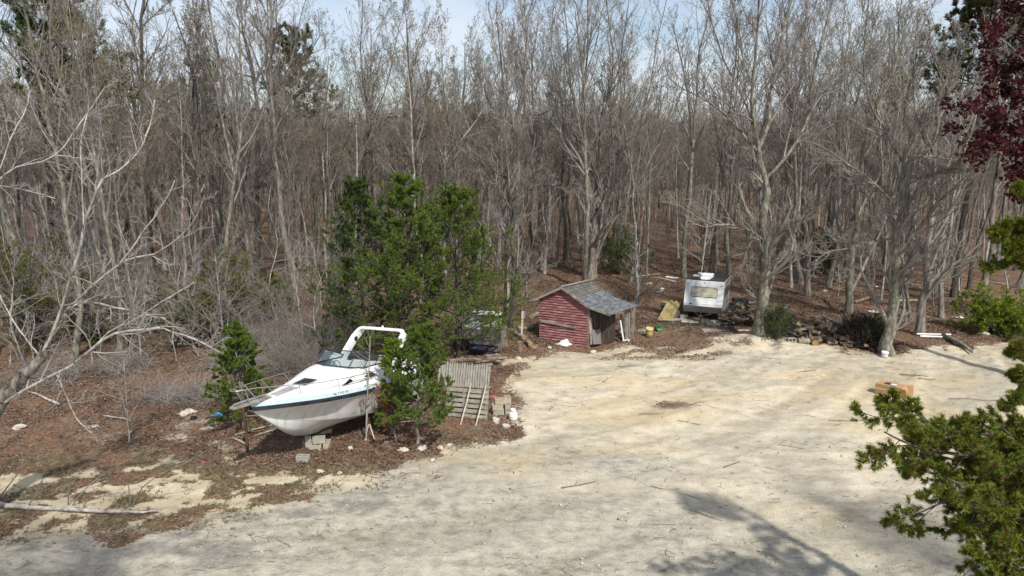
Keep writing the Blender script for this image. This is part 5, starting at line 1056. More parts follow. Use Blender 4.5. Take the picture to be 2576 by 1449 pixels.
lean('plank', M['white'], (W_ + .98, 1.5, 0), (.03, .10, 1.05), (R(4), R(-9), 0), 'white board leaning in the dark shed doorway', 'plank')
lean('plank', M['wood_dark'], (W_ + .78, 1.85, 0), (.04, .3, 1.25), (0, R(-4), R(20)), 'dark board standing in the shed doorway', 'plank')
# ================================================================== THE CAMPER
camper = thing('travel_trailer', 'small white travel trailer with dark tarred roof parked under the trees', 'caravan', (10.65, 37.09, 0.02), (R(-4.7), 0, R(-23)), scale=.861)
prof = [(.35, .52), (.18, .62), (.0, .92)]; g = MB()
nr = 5
low = [(.32 - .32 * t, .50 + .46 * t) for t in np.linspace(0, 1, 7)]; up = [(.0, .96), (.0, 1.12)] + [(.46 * t, 1.12 + 1.48 * t) for t in np.linspace(.06, 1, 16)]
def front_strip(pr, name, m, saw):
    g = MB()
    for (y0, z0), (y1, z1) in zip(pr[:-1], pr[1:]):
        g.add([(-1.2, y0 - saw, z0 + .004), (1.2, y0 - saw, z0 + .004), (1.2, y1, z1), (-1.2, y1, z1), (-1.2, y0, z0), (1.2, y0, z0)], [(0, 1, 2, 3), (4, 5, 1, 0)])
    return g.build(name, m, camper)
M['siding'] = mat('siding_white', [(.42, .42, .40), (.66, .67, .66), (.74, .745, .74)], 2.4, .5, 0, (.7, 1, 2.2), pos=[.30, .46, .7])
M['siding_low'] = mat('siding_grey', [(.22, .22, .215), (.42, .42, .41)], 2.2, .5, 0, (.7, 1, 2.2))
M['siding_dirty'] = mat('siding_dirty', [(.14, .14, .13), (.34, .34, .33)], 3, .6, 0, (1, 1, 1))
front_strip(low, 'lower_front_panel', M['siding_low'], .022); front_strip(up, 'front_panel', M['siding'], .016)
Lc = 4.7
for x, nm in ((-1.199, 'side_wall'), (1.199, 'side_wall')):
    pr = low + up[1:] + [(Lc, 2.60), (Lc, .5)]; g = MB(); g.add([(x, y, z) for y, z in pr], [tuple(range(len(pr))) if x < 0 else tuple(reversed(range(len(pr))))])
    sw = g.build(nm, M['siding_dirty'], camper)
    for k in range(10): MB().box((x + (.006 if x > 0 else -.006), Lc / 2 + .3, .75 + k * .19), (.012, Lc - .7, .02)).build('siding_rib', M['siding_low'], sw) if k % 2 == 0 else None
MB().add([(-1.2, Lc, .5), (1.2, Lc, .5), (1.2, Lc, 2.6), (-1.2, Lc, 2.6)], [(0, 1, 2, 3)]).build('rear_wall', M['siding_dirty'], camper)
MB().add([(-1.2, .32, .5), (1.2, .32, .5), (1.2, Lc, .5), (-1.2, Lc, .5)], [(3, 2, 1, 0)]).build('floor', M['black'], camper)
g = MB(); g.box((0, (Lc + .46) / 2, 2.63), (2.44, Lc - .42, .055)); g.build('roof', M['tarblack'], camper, bevel=.02)
for x in (-1.21, 1.21): MB().tube([(x, .35, .5), (x, .0, .95), (x, .0, 1.12), (x, .46, 2.6), (x, Lc, 2.62)], .022, 6).build('edge_trim', M['siding'], camper)
# stone guard over the front window
cy_, cz_ = .23, 1.86; ang = math.atan2(1.48, .46)
sg = thing('stone_guard', None, None); sg.parent = camper; sg.location = (0, .225, 1.82); sg.rotation_euler = (R(90) - (math.pi / 2 - math.atan2(1.48, .46)) * 1, 0, 0)
def rrect(w_, h_, r_, z_, n=5):
    out = []
    for cx, cy, a0 in ((w_ / 2 - r_, h_ / 2 - r_, 0), (-w_ / 2 + r_, h_ / 2 - r_, 90), (-w_ / 2 + r_, -h_ / 2 + r_, 180), (w_ / 2 - r_, -h_ / 2 + r_, 270)):
        for k in range(n + 1): a = R(a0 + 90 * k / n); out.append((cx + r_ * math.cos(a), cy + r_ * math.sin(a), z_))
    return out
bpy.data.objects.remove(sg)
def guard(w_, h_, z_, th, m, name, parent):
    g = MB(); a = rrect(w_, h_, .1, z_ + th); b = rrect(w_, h_, .1, z_); n = len(a); g.add(a + b, [tuple(range(n))] + [(i, i + n, (i + 1) % n + n, (i + 1) % n) for i in range(n)])
    o = g.build(name, m, parent); return o
M['guard'] = mat('stone_guard_stained', [(.17, .15, .08), (.42, .38, .27), (.52, .5, .41)], 3, .6, 0, (.6, 2, 1), pos=[.3, .45, .65])
lx = math.atan2(.46, 1.48); gd = guard(1.62, .62, .015, .03, M['guard'], 'window_guard', camper); gd.location = (0, .235, 1.86); gd.rotation_euler = (R(90) - lx, 0, 0)
rm = guard(1.70, .70, .005, .012, M['label_dark'], 'guard_rim', camper); rm.location = gd.location; rm.rotation_euler = gd.rotation_euler
for x, z_ in ((-1.08, 2.33), (1.05, 2.33), (0, 2.45)): MB().box((x, (z_ - 1.12) * .311 - .02, z_), (.10, .04, .05)).build('marker_light', M['rust'], camper, bevel=.01)
MB().box((-.78, -.02, 1.09), (.13, .03, .09)).build('socket_cover', M['black'], camper, bevel=.01)
for y0, y1, z0, z1 in ((.75, 1.35, 1.55, 2.15), (1.6, 2.3, 1.45, 2.2), (2.6, 3.3, 1.5, 2.15), (3.6, 4.2, 1.6, 2.1)):
    f = MB().box((1.205, (y0 + y1) / 2, (z0 + z1) / 2), (.035, y1 - y0 + .08, z1 - z0 + .08)).build('window', M['siding_low'], camper); MB().box((1.225, (y0 + y1) / 2, (z0 + z1) / 2), (.012, y1 - y0, z1 - z0)).build('pane', M['darkglass'], f)
ac = MB().box((-.05, 1.9, 2.80), (.75, .95, .26)).build('air_conditioner', M['white'], camper, bevel=.05); MB().box((-.05, 1.05, 2.70), (.62, .5, .10)).build('roof_flap', M['white'], camper, bevel=.01)
g = MB(); g.box((-.08, .82, 2.67), (.42, .7, .015)); g.build('roof_patch', M['white'], camper)
g = MB(); g.tube([(-.45, 1.2, 2.62), (-.45, 1.2, 2.95)], .03, 8); g.lathe([(.02, 2.93), (.16, 2.96), (.17, 3.0), (.05, 3.05)], (-.45, 1.2, 0), 12); g.build('roof_vent', M['white'], camper, True)
MB().box((-.8, 2.0, 2.72), (.36, .36, .12)).build('roof_vent', M['white'], camper, bevel=.02)
for s_ in (-1, 1):
    w2 = MB().tube([(s_ * 1.05, 2.75, .33), (s_ * .85, 2.75, .33)], .34, 18).build('wheel', M['black'], camper, False); MB().tube([(s_ * 1.062, 2.75, .33), (s_ * 1.0, 2.75, .33)], .17, 14).build('hub', M['rust'], w2)
g = MB(); g.beam((-.55, .4, .46), (0, -.95, .44), .07, .1); g.beam((.55, .4, .46), (0, -.95, .44), .07, .1); g.beam((0, -.7, .0), (0, -.7, 1.0), .06, .06); g.box((0, -1.0, .47), (.12, .22, .12)); g.tube([(-.1, -.7, 1.02), (.1, -.7, 1.02)], .015, 6); g.build('hitch', M['rust'], camper)
for x in (-1.0, 1.0): MB().beam((x, .6, .0), (x, .6, .5), .05, .05).build('jack', M['rust'], camper)
# ================================================================== CARDBOARD BOX
box = thing('cardboard_box', 'open cardboard box with a shipping label lying on the sand', 'box', (14.57, 25.89, ground(14.57, 25.89) + .01), (R(1.1), R(-2.8), R(-49.4)), scale=1.057)
g = MB(); g.box((.45, .25, .2), (.9, .5, .4)); g.build('body', M['card'], box)
MB().box((.45, -.003, .215), (.905, .006, .045)).build('tape', M['tape'], box)
for y, a_ in ((.5, 35), (0, -18)): o = MB().box((.12, 0, 0), (.24, .006, .38)).build('flap', M['card'], box); o.location = (.905, y - (.004 if y else -.004), .2); o.rotation_euler = (0, 0, R(a_ if y else -28))
o = MB().box((.12, 0, 0), (.22, .47, .006)).build('flap', M['card'], box); o.location = (.90, .25, .39); o.rotation_euler = (0, R(68), 0)
lb = MB().box((.46, .25, .402), (.42, .27, .006)).build('label', M['label_dark'], box); MB().box((.56, .25, .406), (.20, .17, .004)).build('address_patch', M['white'], lb)
MB().add([(.906, .1, .2), (.906, .4, .2), (.906, .4, .36), (.906, .1, .36)], [(0, 1, 2, 3)]).build('opening_shade', M['wood_dark'], box)  # dark sheet on the solid end, painted shade for the box inside
# ================================================================== LITTER, STONES, STICKS, WEEDS (things nobody could count)
rg = np.random.default_rng(77); LEFTLOW = poly([(-300, 1150), (420, 1150), (660, 1190), (1000, 1215), (1000, 1500), (-300, 1600)])
def scatter(n, x0, x1, y0, y1): x = rg.uniform(x0, x1, n); y = y0 + (y1 - y0) * rg.random(n) ** 1.25; k = np.abs(x) < y * .80 + 2; return x[k], y[k]
x, y = scatter(520000, -24, 30, 15.5, 58); m_ = masks(x, y); cl = fbm(x * .8 + 4, y * .8, 4); k = rg.random(len(x)) < np.clip(1 - m_[0] * 1.3, 0.003, 1) * np.where(sdf(LEFTLOW, x, y) > 0, .22, 1) * np.clip((cl - .40) * 6, .05, 1) * (1 - .6 * m_[2]); x, y = x[k], y[k]
z = gh(x, y) + .012 + rg.random(len(x)) * .03; c = np.stack([x, y, z + .035], -1); g_ = Geo(); s_ = rg.uniform(.014, .038, (len(x), 1)) * (1 + np.maximum(y[:, None] - 20, 0) * .014)
u = unit(rg.normal(size=c.shape) * [1, 1, .35]); v = unit(np.cross(u, np.array([0, 0, 1.]) + rg.normal(size=c.shape) * .45)); g_.quads(c, u * s_, v * s_ * .55, 0)
o = tag(link('leaf_litter', g_.mesh('leaf_litter', [M['litter']])), kind='stuff'); o['label'] = 'brown fallen leaves covering the forest floor'
x, y = scatter(140000, -20, 26, 14.5, 38); m_ = masks(x, y); k = rg.random(len(x)) < np.clip(m_[2] + .35 * (sdf(LEFTLOW, x, y) > 0) * (1 - m_[0]), 0, 1) * .9; x, y = x[k], y[k]; n = len(x); print('weeds', n)
g_ = Geo(); p = np.repeat(np.stack([x, y, gh(x, y)], -1), 7, 0) + rg.normal(size=(n * 7, 3)) * [.03, .03, 0]; d = unit(rg.normal(size=p.shape) * [.7, .7, .1] + [0, 0, .9]); h = rg.uniform(.03, .10, (len(p), 1)); s_ = unit(np.cross(d, rg.normal(size=p.shape))) * .009
g_.tris(p - s_, p + s_, p + d * h, 0); o = tag(link('weeds', g_.mesh('weeds', [M['grass']])), kind='stuff'); o['label'] = 'low straw-coloured and greenish weeds along the edge of the gravel'
# fine twigs and bark chips on sand and leaves
n = 8000; x, y = scatter(n, -22, 28, 14.3, 46); m_ = masks(x, y); cl = fbm(x * .5 + 14, y * .9 + 3, 4); k = rg.random(len(x)) < np.clip((cl - .38) * 5, .06, 1); x, y = x[k], y[k]; n = len(x)
a = rg.normal(size=n) * .6; L_ = rg.uniform(.05, .30, n) * (1 + (rg.random(n) < .1)); t_ = np.linspace(-.5, .5, 4)
pp = np.stack([x[:, None] + np.cos(a)[:, None] * L_[:, None] * t_, y[:, None] + np.sin(a)[:, None] * L_[:, None] * t_], -1) + rg.normal(size=(n, 4, 2)) * .02; zz = gh(pp[..., 0], pp[..., 1]) + .035
g_ = Geo(); g_.tubes(np.concatenate([pp, zz[..., None]], -1), np.tile(rg.uniform(.003, .008, (n, 1)), (1, 4)), 4); o = tag(link('twig_debris', g_.mesh('twig_debris', [M['stick']])), kind='stuff'); o['label'] = 'small broken twigs strewn over sand and leaves'
# pebbles
n = 26000; x, y = scatter(n, -16, 22, 14.3, 34); m_ = masks(x, y); k = rg.random(len(x)) < np.clip(m_[0] * (.25 + m_[1] * .75), .03, 1) * .7; x, y = x[k], y[k]; n = len(x)
c = np.stack([x, y, gh(x, y) + .022], -1); s_ = rg.uniform(.008, .022, (n, 1)) * (1 + 1.5 * (rg.random((n, 1)) < .03)); up = np.tile([0, 0, 1.], (n, 1)); u = unit(rg.normal(size=c.shape) * [1, 1, .1]); v = np.cross(up, u)
g_ = Geo(); A_ = [c + u * s_, c + v * s_ * .8, c - u * s_, c - v * s_ * .8]; T_ = c + up * s_ * .7
for i in range(4): g_.tris(A_[i], A_[(i + 1) % 4], T_, 0)
M['pebble'] = mat('pebbles', [(.22, .20, .17), (.45, .42, .36), (.66, .63, .57)], island=True, rough=.9); o = tag(link('pebbles', g_.mesh('pebbles', [M['pebble']])), kind='stuff'); o['label'] = 'small grey and white stones in the gravel'

# ================================================================== COUNTABLE STICKS, ROCKS, LOGS
def stick(px, py, L_, az, r, lab, m=None, name='fallen_stick', bend=.08, group=None):
    b = G(px, py); rr = random.Random(int(px * 7 + py)); g = MB(); pts = []
    for i in range(6):
        t = (i / 5 - .5) * L_; X_ = t * math.cos(az) + rr.uniform(-1, 1) * bend * L_ * .3; Y_ = t * math.sin(az) + rr.uniform(-1, 1) * bend * L_ * .3; pts.append((X_, Y_, ground(b[0] + X_, b[1] + Y_) - b[2] + r * .7 + .015))
    g.tube(pts, [r * (1 - .5 * i / 5) for i in range(6)], 6)
    if L_ > .7: g.tube([pts[2], (pts[2][0] + L_ * .18 * math.cos(az + .7), pts[2][1] + L_ * .18 * math.sin(az + .7), pts[2][2] + .06)], r * .45, 5)
    o = g.build(name, m or M['stick']); o.location = b; return tag(o, lab, 'stick', group)
for px, py, L_, az, r, lab in [(1455, 1222, 1.1, .35, .022, 'forked dark stick lying alone on the gravel lane'), (1680, 1018, .9, -.1, .02, 'stick beside the small heap of dead twigs on the sand'), (1640, 1042, 1.0, .1, .016, 'thin stick just below the heap of dead twigs'), (1730, 1065, .8, -.5, .02, 'short stick right of the heap of dead twigs'),
        (2300, 945, 1.1, -.25, .03, 'thick dark stick lying behind the cardboard box'), (2330, 955, .7, -.4, .02, 'short stick behind the cardboard box flap'), (2450, 1006, 1.9, -.08, .018, 'long thin stick on the sand right of the cardboard box'), (2545, 985, .7, .4, .025, 'curved black stick beside the dark cedar bough'), (1590, 922, 1.3, .05, .018, 'thin stick on the pale sand in front of the shed'),
        (1530, 955, .9, .9, .02, 'upright-pointing stick on the sand below the shed'), (2030, 935, 1.1, .3, .018, 'stick on the yellow sand below the log heap'), (1390, 1025, .9, 1.2, .016, 'thin stick near the propane tank on the gravel'), (1700, 1240, 1.4, -.5, .02, 'crooked dark stick in the middle of the yard'), (1780, 1300, .8, -.7, .015, 'thin dark stick left of the shaded ground'),
        (1840, 1170, .7, .5, .02, 'small branched twig on pale gravel'), (1990, 1125, .8, -.3, .015, 'slim twig on the sand above the shaded ground'), (600, 1245, .9, .6, .02, 'stick at the edge of the sandy strip'), (1100, 1105, .9, .2, .02, 'stick beside the white stones'), (1900, 1010, 1.2, .15, .016, 'long faint stick in the middle of the sand'), (2120, 1060, 1.0, -.2, .014, 'thin stick left of the cedar tips')]:
    stick(px, py, L_, az, r, lab)
# heap of twigs on the sand
b = G(1695, 1022); n = 55; a = rg.uniform(-1, 1, n); pp = np.stack([np.stack([rg.normal(size=n) * .55 + np.cos(a) * .3 * t, rg.normal(size=n) * .0 + np.linspace(-.25, .25, n) + np.sin(a) * .3 * t, .03 + rg.random(n) * .10 + t * 0], -1) for t in (-1, 0, 1)], 1); c0 = pp[:, 1:2, 0] * 1; pp[:, :, 0] = c0 + np.cos(a)[:, None] * .3 * np.array([-1, 0, 1]); g_ = Geo(); g_.tubes(pp, np.full((n, 3), .007), 4)
t = thing('twig_heap', 'small heap of dead twigs in the middle of the sand', 'twigs', b); link('twigs', g_.mesh('twigs', [M['stick']]), t)
for i, (px, py, s_, lab) in enumerate([(1014, 1136, .34, 'flat white stone between the block and the young pine'), (1062, 1133, .42, 'long pale stone at the foot of the young pine'), (1108, 1130, .30, 'white stone just right of the young pine trunk'), (1131, 1122, .22, 'small white stone near the pallet'), (1088, 1160, .22, 'round pale stone at the edge of the gravel'), (882, 1130, .26, 'tan stone right of the lone concrete block'), (806, 1190, .28, 'tan stone on the weedy edge below the boat'),
        (52, 1078, .42, 'tan rock among the leaves at the far left'), (1247, 1062, .42, 'pinkish broken slab left of the propane tank'), (1272, 1075, .34, 'flat stone below the propane tank'), (1492, 888, .34, 'pale stone under the clutter before the shed'), (1383, 877, .30, 'light stone at the left front of the shed'), (1305, 905, .36, 'reddish white broken stone at the sand edge'), (855, 1192, .18, 'small stone below the boat on the weeds'), (1300, 1070, .10, 'tiny white stone right of the propane tank'), (185, 1245, .14, 'small white stone by the fallen trunk')]):
    b = G(px, py); o = MB().rock((0, 0, s_ * .16), (s_, s_ * .7, s_ * .5), i + 40).build('stone', M['stone'], None, False); o.location = b; o.rotation_euler = (0, 0, i); tag(o, lab, 'stone')
def log(base, L_, r, rot, lab, m='bark_dark', group=None, split=False, name='log'):
    g = MB(); n = 10; rr = random.Random(int(abs(base[0] * 31 + base[1] * 17 + base[2] * 7)))
    def ring(x, q): return [(x, r * q * math.cos(a) * (1 + .08 * math.sin(3 * a)), r * q * math.sin(a) if not split else max(-.02, r * q * math.sin(a))) for a in [2 * math.pi * k / n for k in range(n)]]
    rs = [ring(-L_ / 2 + L_ * i / 4, 1 + rr.uniform(-.07, .07)) for i in range(5)]; g.v = [p for q in rs for p in q]
    for i in range(4):
        for k in range(n): g.f.append((i * n + k, i * n + (k + 1) % n, (i + 1) * n + (k + 1) % n, (i + 1) * n + k)); g.m.append(0)
    g.f += [tuple(reversed(range(n))), tuple(4 * n + k for k in range(n))]; g.m += [1, 1]
    o = g.build(name, [M[m], M['cut']]); o.location = tuple(base); o.rotation_euler = rot; return tag(o, lab, 'log', group)
# wood pile by the camper oak
c = G(1878, 824); rr = random.Random(12)
for i in range(96):
    u_ = rr.uniform(-1, 1); v_ = rr.uniform(-1, 1); hh = max(0, 1 - (u_ * u_) * .8 - v_ * v_ * .7)
    log((c[0] + u_ * 1.25, c[1] + .5 + v_ * .7, c[2] + .08 + rr.random() ** .7 * hh * 1.5), rr.uniform(.35, .6), rr.uniform(.05, .10), (rr.uniform(-.3, .3), rr.uniform(-.35, .35), rr.uniform(-.6, .6) + (1.57 if rr.random() < .3 else 0)), 'dark split firewood log in the pile between camper and oak', rr.choice(['bark_dark', 'bark', 'bark_dark', 'wood_brown']), 'firewood pile beside the camper oak', rr.random() < .5)
# log and root heap on the sand edge
c = G(2072, 868)
for i in range(150):
    u_ = rr.uniform(-1, 1); v_ = rr.uniform(-1, 1); hh = max(0, 1 - abs(u_) ** 1.5 * .7 - v_ * v_ * .8)
    log((c[0] + u_ * 2.05, c[1] + 1.15 + v_ * 1.25 - u_ * .5, c[2] + .07 + rr.random() ** .8 * hh * 1.25), rr.uniform(.35, .85), rr.uniform(.04, .12), (rr.uniform(-.5, .5), rr.uniform(-.5, .5), rr.uniform(-1.6, 1.6)), 'grey-brown split log tumbled in the heap between the two oaks', rr.choice(['wood_brown', 'bark', 'bark_dark', 'bark', 'wood_brown']), 'logs heaped between the two oaks', rr.random() < .5)
for px, py, L_, r, az, lab, m_ in [(2030, 866, .85, .14, .05, 'thick tan log at the front of the heap', 'wood_grey'), (2050, 870, .30, .16, 1.5, 'short reddish log end facing out of the heap', 'wood_brown'), (2095, 868, .5, .11, .1, 'yellow split log at the front of the heap', 'wood_pale'), (2165, 876, .5, .15, -.4, 'red-brown round log at the right end of the heap', 'wood_brown')]:
    b = G(px, py); log((b[0], b[1] + .1, b[2] + r), L_, r, (0, 0, az), lab, m_)
b = G(2110, 855); n = 140; g_ = Geo(); st = np.stack([rg.uniform(-1.9, 1.6, n), rg.normal(size=n) * .45 + .2, rg.uniform(.1, .5, n)], -1); d = unit(rg.normal(size=st.shape) * [1, .7, .5] + [0, 0, .15]); pp = [st]
for k in range(5): d = unit(d + rg.normal(size=d.shape) * .35); pp.append(pp[-1] + d * .16)
pp = np.stack(pp, 1); pp[..., 2] = np.maximum(pp[..., 2], .03); g_.tubes(pp, np.tile(np.linspace(.035, .012, 6), (n, 1)), 5); t = thing('root_tangle', 'tangle of grey roots and branches on top of the log heap', 'dead branches', b); link('branches', g_.mesh('branches', [M['wood_grey']]), t)
# logs left of the shed
for px, py, L_, r, az, el, lab in [(1345, 800, 1.0, .15, 1.2, .1, 'mossy cut log behind the left corner of the shed'), (1320, 832, .8, .14, .35, 0, 'second log lying left of the shed, crossing the first'), (1308, 850, .9, .13, -1.1, 0, 'long log pointing at the camera left of the shed'), (1330, 868, .6, .13, -1.3, 0, 'nearest log in the row left of the shed')]:
    b = G(px, py); log((b[0], b[1], b[2] + r), L_, r, (0, el, az), lab, 'bark_lichen')
for px, py, h, r, lab in [(1307, 885, .5, .14, 'upright sawn stump with splintered top left of the shed'), (1272, 872, .45, .13, 'dark stump beside the plywood cart')]:
    b = G(px, py); log((b[0], b[1], b[2] + h / 2), h, r, (0, R(90), 0), lab, 'wood_brown', name='stump')
b = G(1312, 852); o = MB().box((0, 0, .7), (.10, .06, 1.5)).build('stake', M['wood_pale']); o.location = b; o.rotation_euler = (0, R(2), 0); tag(o, 'tall pale stake standing against the rough dark oak', 'stake')
b = G(1275, 770); o = MB().tube([(0, 0, 0), (.03, 0, 1.2), (.0, 0, 1.9)], [.16, .13, .07], 8).build('broken_stump', M['bark_silver']); o.location = b; tag(o, 'pale broken trunk stump standing left of the rough dark oak', 'stump')
for px, py, px2, py2, r, lab, m_ in [(2372, 850, 2445, 890, .13, 'fallen grey log sloping onto the sand below the white pipes', 'bark'), (1480, 745, 1330, 760, .07, 'thin fallen trunk behind the shed', 'bark'), (2150, 765, 2225, 745, .12, 'tan fallen trunk lying behind the big forked oak', 'wood_brown'), (2240, 760, 2320, 758, .06, 'pale fallen pole on the leaves right of the big oak', 'wood_pale'), (2390, 800, 2490, 790, .04, 'long fallen branch on the leaves right of the oaks', 'bark'),
        (1700, 712, 1640, 700, .08, 'fallen trunk on the leaves left of the camper', 'bark_silver'), (1590, 700, 1660, 690, .05, 'pale branch lying on the leaves behind the shed roof', 'wood_pale'), (150, 1020, 60, 985, .05, 'grey branch lying on the leaves under the silver trunk', 'bark_silver'), (260, 1048, 330, 1062, .04, 'small pale branch by the lone thin stem', 'bark_silver')]:
    A_ = G(px, py); B_ = G(px2, py2); dd = B_ - A_; o = MB().tube([(0, 0, r), tuple(dd * .35 + [0, 0, r * 1.4]), tuple(dd * .7 + [.05, .05, r * 1.3]), tuple(dd + [0, 0, r * .8])], [r, r * .9, r * .75, r * .5], 8).build('fallen_log', M[m_], None, True); o.location = A_; tag(o, lab, 'log')
# fallen white trunk in the left foreground with upright shoots
A_ = G(-40, 1268); gt = Geo(); pts_ = [G(-40, 1268), G(60, 1282), G(150, 1285), G(250, 1292), G(330, 1296), G(400, 1290)]; q = np.array(pts_) - A_; q[:, 2] += .07; gt.tubes(resample(smooth_line(q, 1), 14)[None] + rg.normal(size=(1, 14, 3)) * .015, np.linspace(.085, .03, 14)[None], 8)
gb = Geo(); Yf = A_[1]; sh = [[(175, 1285), (195, 1250), (240, 1205), (290, 1175), (385, 1120)], [(330, 1293), (345, 1235), (395, 1195), (470, 1165), (540, 1120)], [(0, 1250), (30, 1210), (80, 1150), (115, 1120)], [(60, 1282), (100, 1240), (110, 1170)], [(330, 1290), (325, 1240), (320, 1190)], [(170, 1285), (176, 1200), (180, 1160)], [(-30, 1240), (20, 1170), (50, 1100)], [(200, 1290), (225, 1250), (232, 1235)]]
BB = np.array([resample(smooth_line(line3(s_, Yf, -.3)), 8) - A_ for s_ in sh]); gb.tubes(BB, np.tile(np.linspace(.022, .006, 8), (len(BB), 1)), 5); c = kids(BB, np.tile(np.linspace(.02, .006, 8), (len(BB), 1)), n=5, t0=.3, t1=1, lf=.3, ang=.7, up=.1, rg=rg, K=4, rmin=.004); gb.tubes(c[0], c[1], 3)
t = thing('fallen_tree', 'thin white-barked fallen trunk along the sand with upright shoots', 'fallen tree', A_); link('trunk', gt.mesh('trunk', [M['bark_silver']], True), t); link('shoots', gb.mesh('shoots', [M['twig']]), t)
# ================================================================== YARD JUNK
def bucket(px, py, m, lab, h=.36, r=.15, rot=(0, 0, 0), lid=None, name='bucket', cat='bucket', lift=0):
    b = G(px, py); t = thing(name, lab, cat, (b[0], b[1], b[2] + lift), rot)
    MB().lathe([(r * .82, 0), (r * .92, h * .5), (r * .97, h * .78), (r * 1.06, h * .80), (r * 1.06, h * .84), (r, h * .86), (r * 1.04, h), (r * .96, h), (r * .78, .02)], n=20).build('body', m, t, True)
    if lid: MB().lathe([(r * 1.1, h), (r * 1.12, h + .03), (r * .9, h + .04)], n=20).build('lid', lid, t, True)
    return t
bucket(1633, 848, M['yellow'], 'faded yellow bucket on the leaves right of the shed', .50, .19)
bucket(1560, 845, M['white'], 'white bucket lying on its side at the shed doorway', .40, .16, (R(82), R(0), R(60)), lift=.16)
bucket(1672, 790, M['teal'], 'teal bin with a yellow lid beside the yellow planks', .72, .24, lid=M['yellow'], name='bin', cat='bin')
bucket(2225, 900, M['tank'], 'white bucket upside down at the foot of the big forked oak', .30, .15)
bucket(1652, 832, M['green'], 'green plastic pot beside the yellow bucket', .22, .17, (R(70), 0, R(30)), lift=.12, name='plastic_pot', cat='pot')
b = G(1680, 800)
for i in range(5):
    o = MB().box((0, 0, 0), (1.55 - .05 * i, .17, .09), jit=.006).build('yellow_plank', M['wood_yellow']); o.location = (b[0] - .25 + i * .16, b[1] - .05 + (i % 2) * .08, b[2] + .42 + (i % 2) * .05); o.rotation_euler = (0, R(-34), R(52)); tag(o, 'yellow-painted plank in the sloping stack left of the camper', 'plank', 'yellow planks stacked left of the camper')
for k in (0, 1): o = MB().box((0, 0, .2), (.5, .3, .4)).build('support_block', M['block']); o.location = (b[0] + .45, b[1] + .3 + k * .35, b[2]); tag(o, ['grey support under the sloping yellow planks', 'second grey support behind the yellow planks'][k], 'block')
for i, (px, py, sx_, sy_, az, lab, m_) in enumerate([(1600, 832, 1.15, .45, .05, 'weathered board lying flat between the shed and the yellow bucket', 'wood_grey'), (1805, 818, 1.2, .75, -.1, 'wide grey plywood sheet on the leaves before the camper', 'wood_grey'), (1800, 832, 1.5, .5, .1, 'lower grey sheet under the plywood before the camper', 'wood_grey'), (1825, 826, 1.6, .12, .15, 'tan board across the grey sheets', 'wood_brown'), (1700, 805, 1.9, .5, -.05, 'pale concrete slab left of the camper', 'block'), (1735, 812, .9, .35, -.2, 'broken white slab in front of the camper', 'stone'),
        (1640, 800, 1.4, .1, -.2, 'long grey board lying left of the yellow planks', 'wood_grey'), (1870, 834, .6, .12, .1, 'short white board at the foot of the firewood', 'white'), (1600, 842, 1.0, .08, 0, 'rusty bar lying right of the white bucket', 'wood_dark'), (1530, 852, 1.1, .15, .1, 'grey threshold board before the shed doorway', 'wood_grey'), (1630, 715, .9, .3, .9, 'pale board tilted on the leaves behind the shed', 'wood_pale'), (1660, 735, .9, .25, 1.0, 'narrow grey board on the leaves left of the camper', 'wood_grey'),
        (2200, 785, .7, .4, .2, 'white flat panel lying behind the dark brush', 'white'), (1690, 700, .9, .3, -.5, 'white sheet on the forest floor beyond the shed', 'white')]):
    b = G(px, py); o = MB().box((0, 0, .03 + .03 * (i % 2)), (sx_, sy_, .04), jit=.01).build('flat_board', M[m_]); o.location = b; o.rotation_euler = (R(2), R(1.5), az); tag(o, lab, 'board')
for px, py, me, lab, rz in [(1772, 812, CB, 'pale block in front of the trailer hitch', .1), (1795, 815, CBT, 'second block right of the trailer hitch', .3), (1720, 800, CB, 'whitish block at the end of the pale slab', -.2), (1757, 808, CB, 'block between the slab and the trailer hitch', .5)]: block(me, lab, G(px, py), (0, 0, rz))
for i, (dy, r, az, px, py, L_, lab) in enumerate([(0, .045, -.02, 2348, 846, 1.75, 'long white pipe lying on the leaves, the rear of two'), (0, .05, -.07, 2352, 852, 1.5, 'shorter white pipe lying just in front of the long one')]):
    b = G(px, py); o = MB().tube([(-L_ / 2, 0, .12), (L_ / 2, 0, .10)], r, 12).build('plastic_pipe', M['white']); o.location = b; o.rotation_euler = (0, 0, az); tag(o, lab, 'pipe')
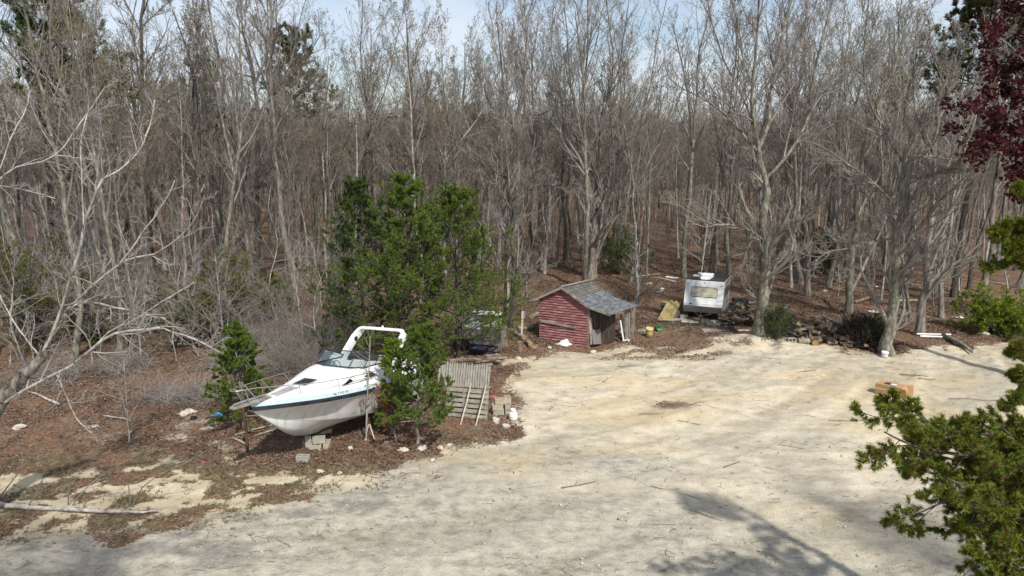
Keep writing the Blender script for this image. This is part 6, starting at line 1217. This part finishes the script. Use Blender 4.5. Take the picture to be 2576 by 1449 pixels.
def crumple(px, py, s_, m, lab, seed, cat='rag', name='crumpled_cloth', h=.35):
    b = G(px, py); rr = random.Random(seed); g = MB(); n = 9
    for i in range(n):
        for j in range(n): e = max(abs(i - 4), abs(j - 4)) / 4; g.v.append(((i - 4) / 8 * s_ + rr.uniform(-.3, .3) * s_ / 8, (j - 4) / 8 * s_ * .7 + rr.uniform(-.3, .3) * s_ / 8, .03 + (1 - e) * rr.uniform(.2, 1) * s_ * h))
    g.f = [(i * n + j, (i + 1) * n + j, (i + 1) * n + j + 1, i * n + j + 1) for i in range(n - 1) for j in range(n - 1)]; g.m = [0] * len(g.f)
    o = g.build(name, m); o.location = b; o.rotation_euler = (0, 0, seed); return tag(o, lab, cat)
crumple(472, 1040, .62, M['stone'], 'crumpled off-white cloth lying on the leaves by the dry brambles', 1); crumple(487, 1052, .32, M['black'], 'small black rag beside the off-white cloth', 2); crumple(548, 1045, .42, M['blue'], 'bright blue plastic scrap on the leaves left of the bow', 3, 'plastic')
crumple(1425, 864, 1.0, M['white'], 'white crumpled plastic on the ground before the red wall', 4, 'plastic'); crumple(1400, 855, .45, M['teal_rag'], 'teal rag against the foot of the red wall', 5); crumple(1383, 853, .40, M['block'], 'grey rag at the left foot of the red wall', 6); crumple(1240, 1000, .30, M['red_rag'], 'red scrap between the pallet and the stacked blocks', 7)
crumple(512, 1163, .13, M['red_rag'], 'tiny orange-red scrap on the bare patch', 8); crumple(1578, 858, .35, M['white'], 'white scrap in front of the white bucket', 9); crumple(1975, 775, .30, M['blue'], 'blue and white scrap caught in the dark green bush', 10, h=.5); crumple(2106, 835, .4, M['blue'], 'dark blue scrap on the log heap', 11)
crumple(1520, 848, .3, M['white'], 'small white rag on the threshold of the shed', 12); crumple(1665, 728, .35, M['white'], 'white scrap lying on the leaves left of the trailer', 13); crumple(2205, 722, .25, M['white'], 'tiny white litter deep among the trees right of the oak', 14); crumple(2075, 733, .3, M['white'], 'white litter on the leaves behind the thin grey oak', 15); crumple(2415, 800, .4, M['white'], 'white litter on the leaves near the lime shrub', 16); crumple(2530, 835, .45, M['white'], 'white plastic under the lime shrub', 17, 'plastic'); crumple(2475, 840, .5, M['stone'], 'pale brown trash left of the lime shrub', 18)
crumple(85, 958, .5, M['block'], 'grey weathered trash under the silver trunk', 19); crumple(235, 1075, .3, M['stone'], 'flat white scrap on the bare soil at left', 20); crumple(330, 1088, .15, M['white'], 'tiny white scrap near the lone thin stem', 21)
b = G(1250, 762); 
o = MB().box((0, 0, .45), (.9, .5, .5)).build('dark_crate', M['black']); q = G(1842, 778); o.location = (q[0] + .7, q[1] + .7, q[2] - .2); tag(o, 'black crate behind the firewood pile', 'crate')
